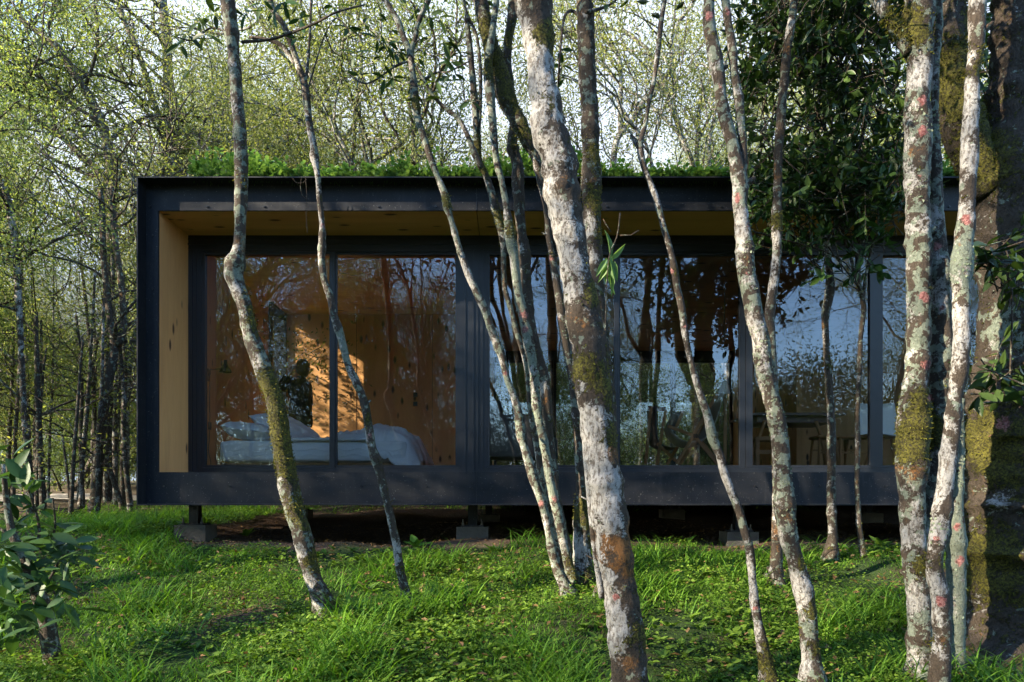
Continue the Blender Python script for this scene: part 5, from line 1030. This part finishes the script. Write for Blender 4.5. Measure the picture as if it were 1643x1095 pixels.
# dining table with splayed legs
Yt = 8.5
def tp(x, y, dy=0): return P(x, y, Yt + dy)
zt = tp(0, 664)[2]; tb, O = thing('dining_table', (tp(1290, 0)[0], Yt, fz), 'dark red wooden dining table with splayed pale legs behind the glass', 'table')
m = MB(); m.box(tp(1203, 0)[0], tp(1352, 0)[0], Yt - .1, Yt + .75, zt - .03, zt); m.build('table_top', REDWOOD, tb, False, O)
m = MB(); m.box(tp(1215, 0)[0], tp(1340, 0)[0], Yt, Yt + .65, zt - .11, zt - .031); m.build('apron', REDWOOD, tb, False, O)
for a_, b_ in (((1227, 675), (1209, 756)), ((1309, 676), (1326, 756))):
    for dy in (0, .6): m = MB(); sp = spline(np.array([tp(*a_, dy), tp((a_[0] + b_[0]) / 2 + (3 if b_[0] > 1300 else -3), 712, dy), tp(*b_, dy)]), .05); m.tube(sp, .024, 8); m.build('leg', WOOD_F, tb, True, O)
bench, O = thing('bench', (tp(1235, 0)[0], 8.2, fz), 'low pale wooden bench with two rails at the left end of the dining table', 'bench')
m = MB(); m.box(gX(1208, 8.2), gX(1262, 8.2), 8.1, 8.35, gZ(708, 8.2), gZ(702, 8.2)); m.build('seat', WOOD_F, bench, False, O)
m = MB(); m.box(gX(1208, 8.2), gX(1262, 8.2), 8.12, 8.15, gZ(729, 8.2), gZ(723, 8.2)); m.build('stretcher', WOOD_F, bench, False, O)
for x_ in (1212, 1258):
    for y_ in (8.13, 8.31): m = MB(); m.box(gX(x_, 8.2) - .02, gX(x_, 8.2) + .02, y_ - .015, y_ + .015, fz, gZ(708, 8.2)); m.build('leg', WOOD_F, bench, False, O)
stool = None
for i, (x_, lab) in enumerate(((1322, 'orange wooden stool nearest the curved leg of the dining table'), (1352, 'middle orange wooden stool beside the dining table'), (1380, 'orange wooden stool nearest the dark window post'))):
    if stool is None:
        X0 = 0; st, O = thing('stool', (0, 0, 0), lab, 'stool', 'stools at the dining table'); m = MB(); m.add(*softbox(-.13, .13, -.13, .13, .42, .46, 8, 8, 2, rad=.02, wob=0)); m.build('seat', WOOD_F, st, True)
        for sx in (-1, 1):
            for sy in (-1, 1): m = MB(); m.tube([(.09 * sx, .09 * sy, .42), (.12 * sx, .12 * sy, 0)], [.016, .013], 8); m.build('leg', WOOD_F, st, True)
        m = MB(); m.bar((-.11, -.1, .26), (.11, -.1, .26), .02, .02); m.bar((-.11, .1, .30), (.11, .1, .30), .02, .02); m.build('stretcher', WOOD_F, st, False); stool = st; st.location = (gX(x_, 7.9), 7.9, fz)
    else:
        st = copy_thing(stool, (gX(x_, 7.9), 7.9, fz), .15 * i); st['label'] = lab
wc, O = thing('dining_chair', (gX(1424, 7.7), 7.7, fz), 'white shell dining chair with pale wooden legs right of the dark post', 'chair')
m = MB(); v = []; 
for i in range(11):
    for j in range(9):
        u = i / 10; t = j / 8 * 2 - 1; z_ = .42 + (max(0, u - .5) * 2) ** 1.0 * .42 + .04 * t * t * (u < .5); y_ = -.22 + .44 * min(1, u * 1.9) + .06 * max(0, u - .5) * 2 - .05 * t * t * (u > .5); v.append((t * .23 * (1 - .25 * max(0, u - .6)), y_, z_))
ii = np.arange(99).reshape(11, 9); m.add(np.array(v) + O, np.stack([ii[:-1, :-1], ii[1:, :-1], ii[1:, 1:], ii[:-1, 1:]], -1).reshape(-1, 4)); s_ = m.build('shell', simple('white_shell', (.7, .68, .62), .4), wc, True, O); s_.modifiers.new('t', 'SOLIDIFY').thickness = .008
for sx in (-1, 1):
    for sy in (-1, 1): m = MB(); m.tube([(O[0] + .1 * sx, O[1] + .1 * sy, fz + .42), (O[0] + .2 * sx, O[1] + .19 * sy, fz)], [.014, .010], 8); m.build('leg', WOOD_F, wc, True, O)

# ------------------------------------------------------------------ background haze added as one wide volume round the drifting plume behind the cabin
m = MB(); v = []; n = 20
for i in range(n + 1):
    for j in range(32):
        a = math.pi * i / n; b_ = 2 * math.pi * j / 32; p = np.array((math.sin(a) * math.cos(b_), math.sin(a) * math.sin(b_), math.cos(a))); f = 1 + .18 * noise.noise(Vector(p * 2.1)); v.append(p * f * (17, 10, 9) + (-3, 27, 11.5))
i, j = np.meshgrid(np.arange(n), np.arange(32), indexing='ij'); m.add(v, np.stack([i * 32 + j, (i + 1) * 32 + j, (i + 1) * 32 + (j + 1) % 32, i * 32 + (j + 1) % 32], -1).reshape(-1, 4))
mm = bpy.data.materials.new('smoke_haze'); mm.use_nodes = True; t = mm.node_tree; t.nodes.clear(); pv = t.nodes.new('ShaderNodeVolumePrincipled'); pv.inputs['Color'].default_value = (.82, .90, 1, 1); pv.inputs['Density'].default_value = .026; pv.inputs['Anisotropy'].default_value = .2
ou = t.nodes.new('ShaderNodeOutputMaterial'); t.links.new(pv.outputs[0], ou.inputs['Volume']); tag(m.build('smoke_haze', mm), 'thin bluish plume widened into added background haze between the trees above the roof', 'smoke_haze', kind='stuff')
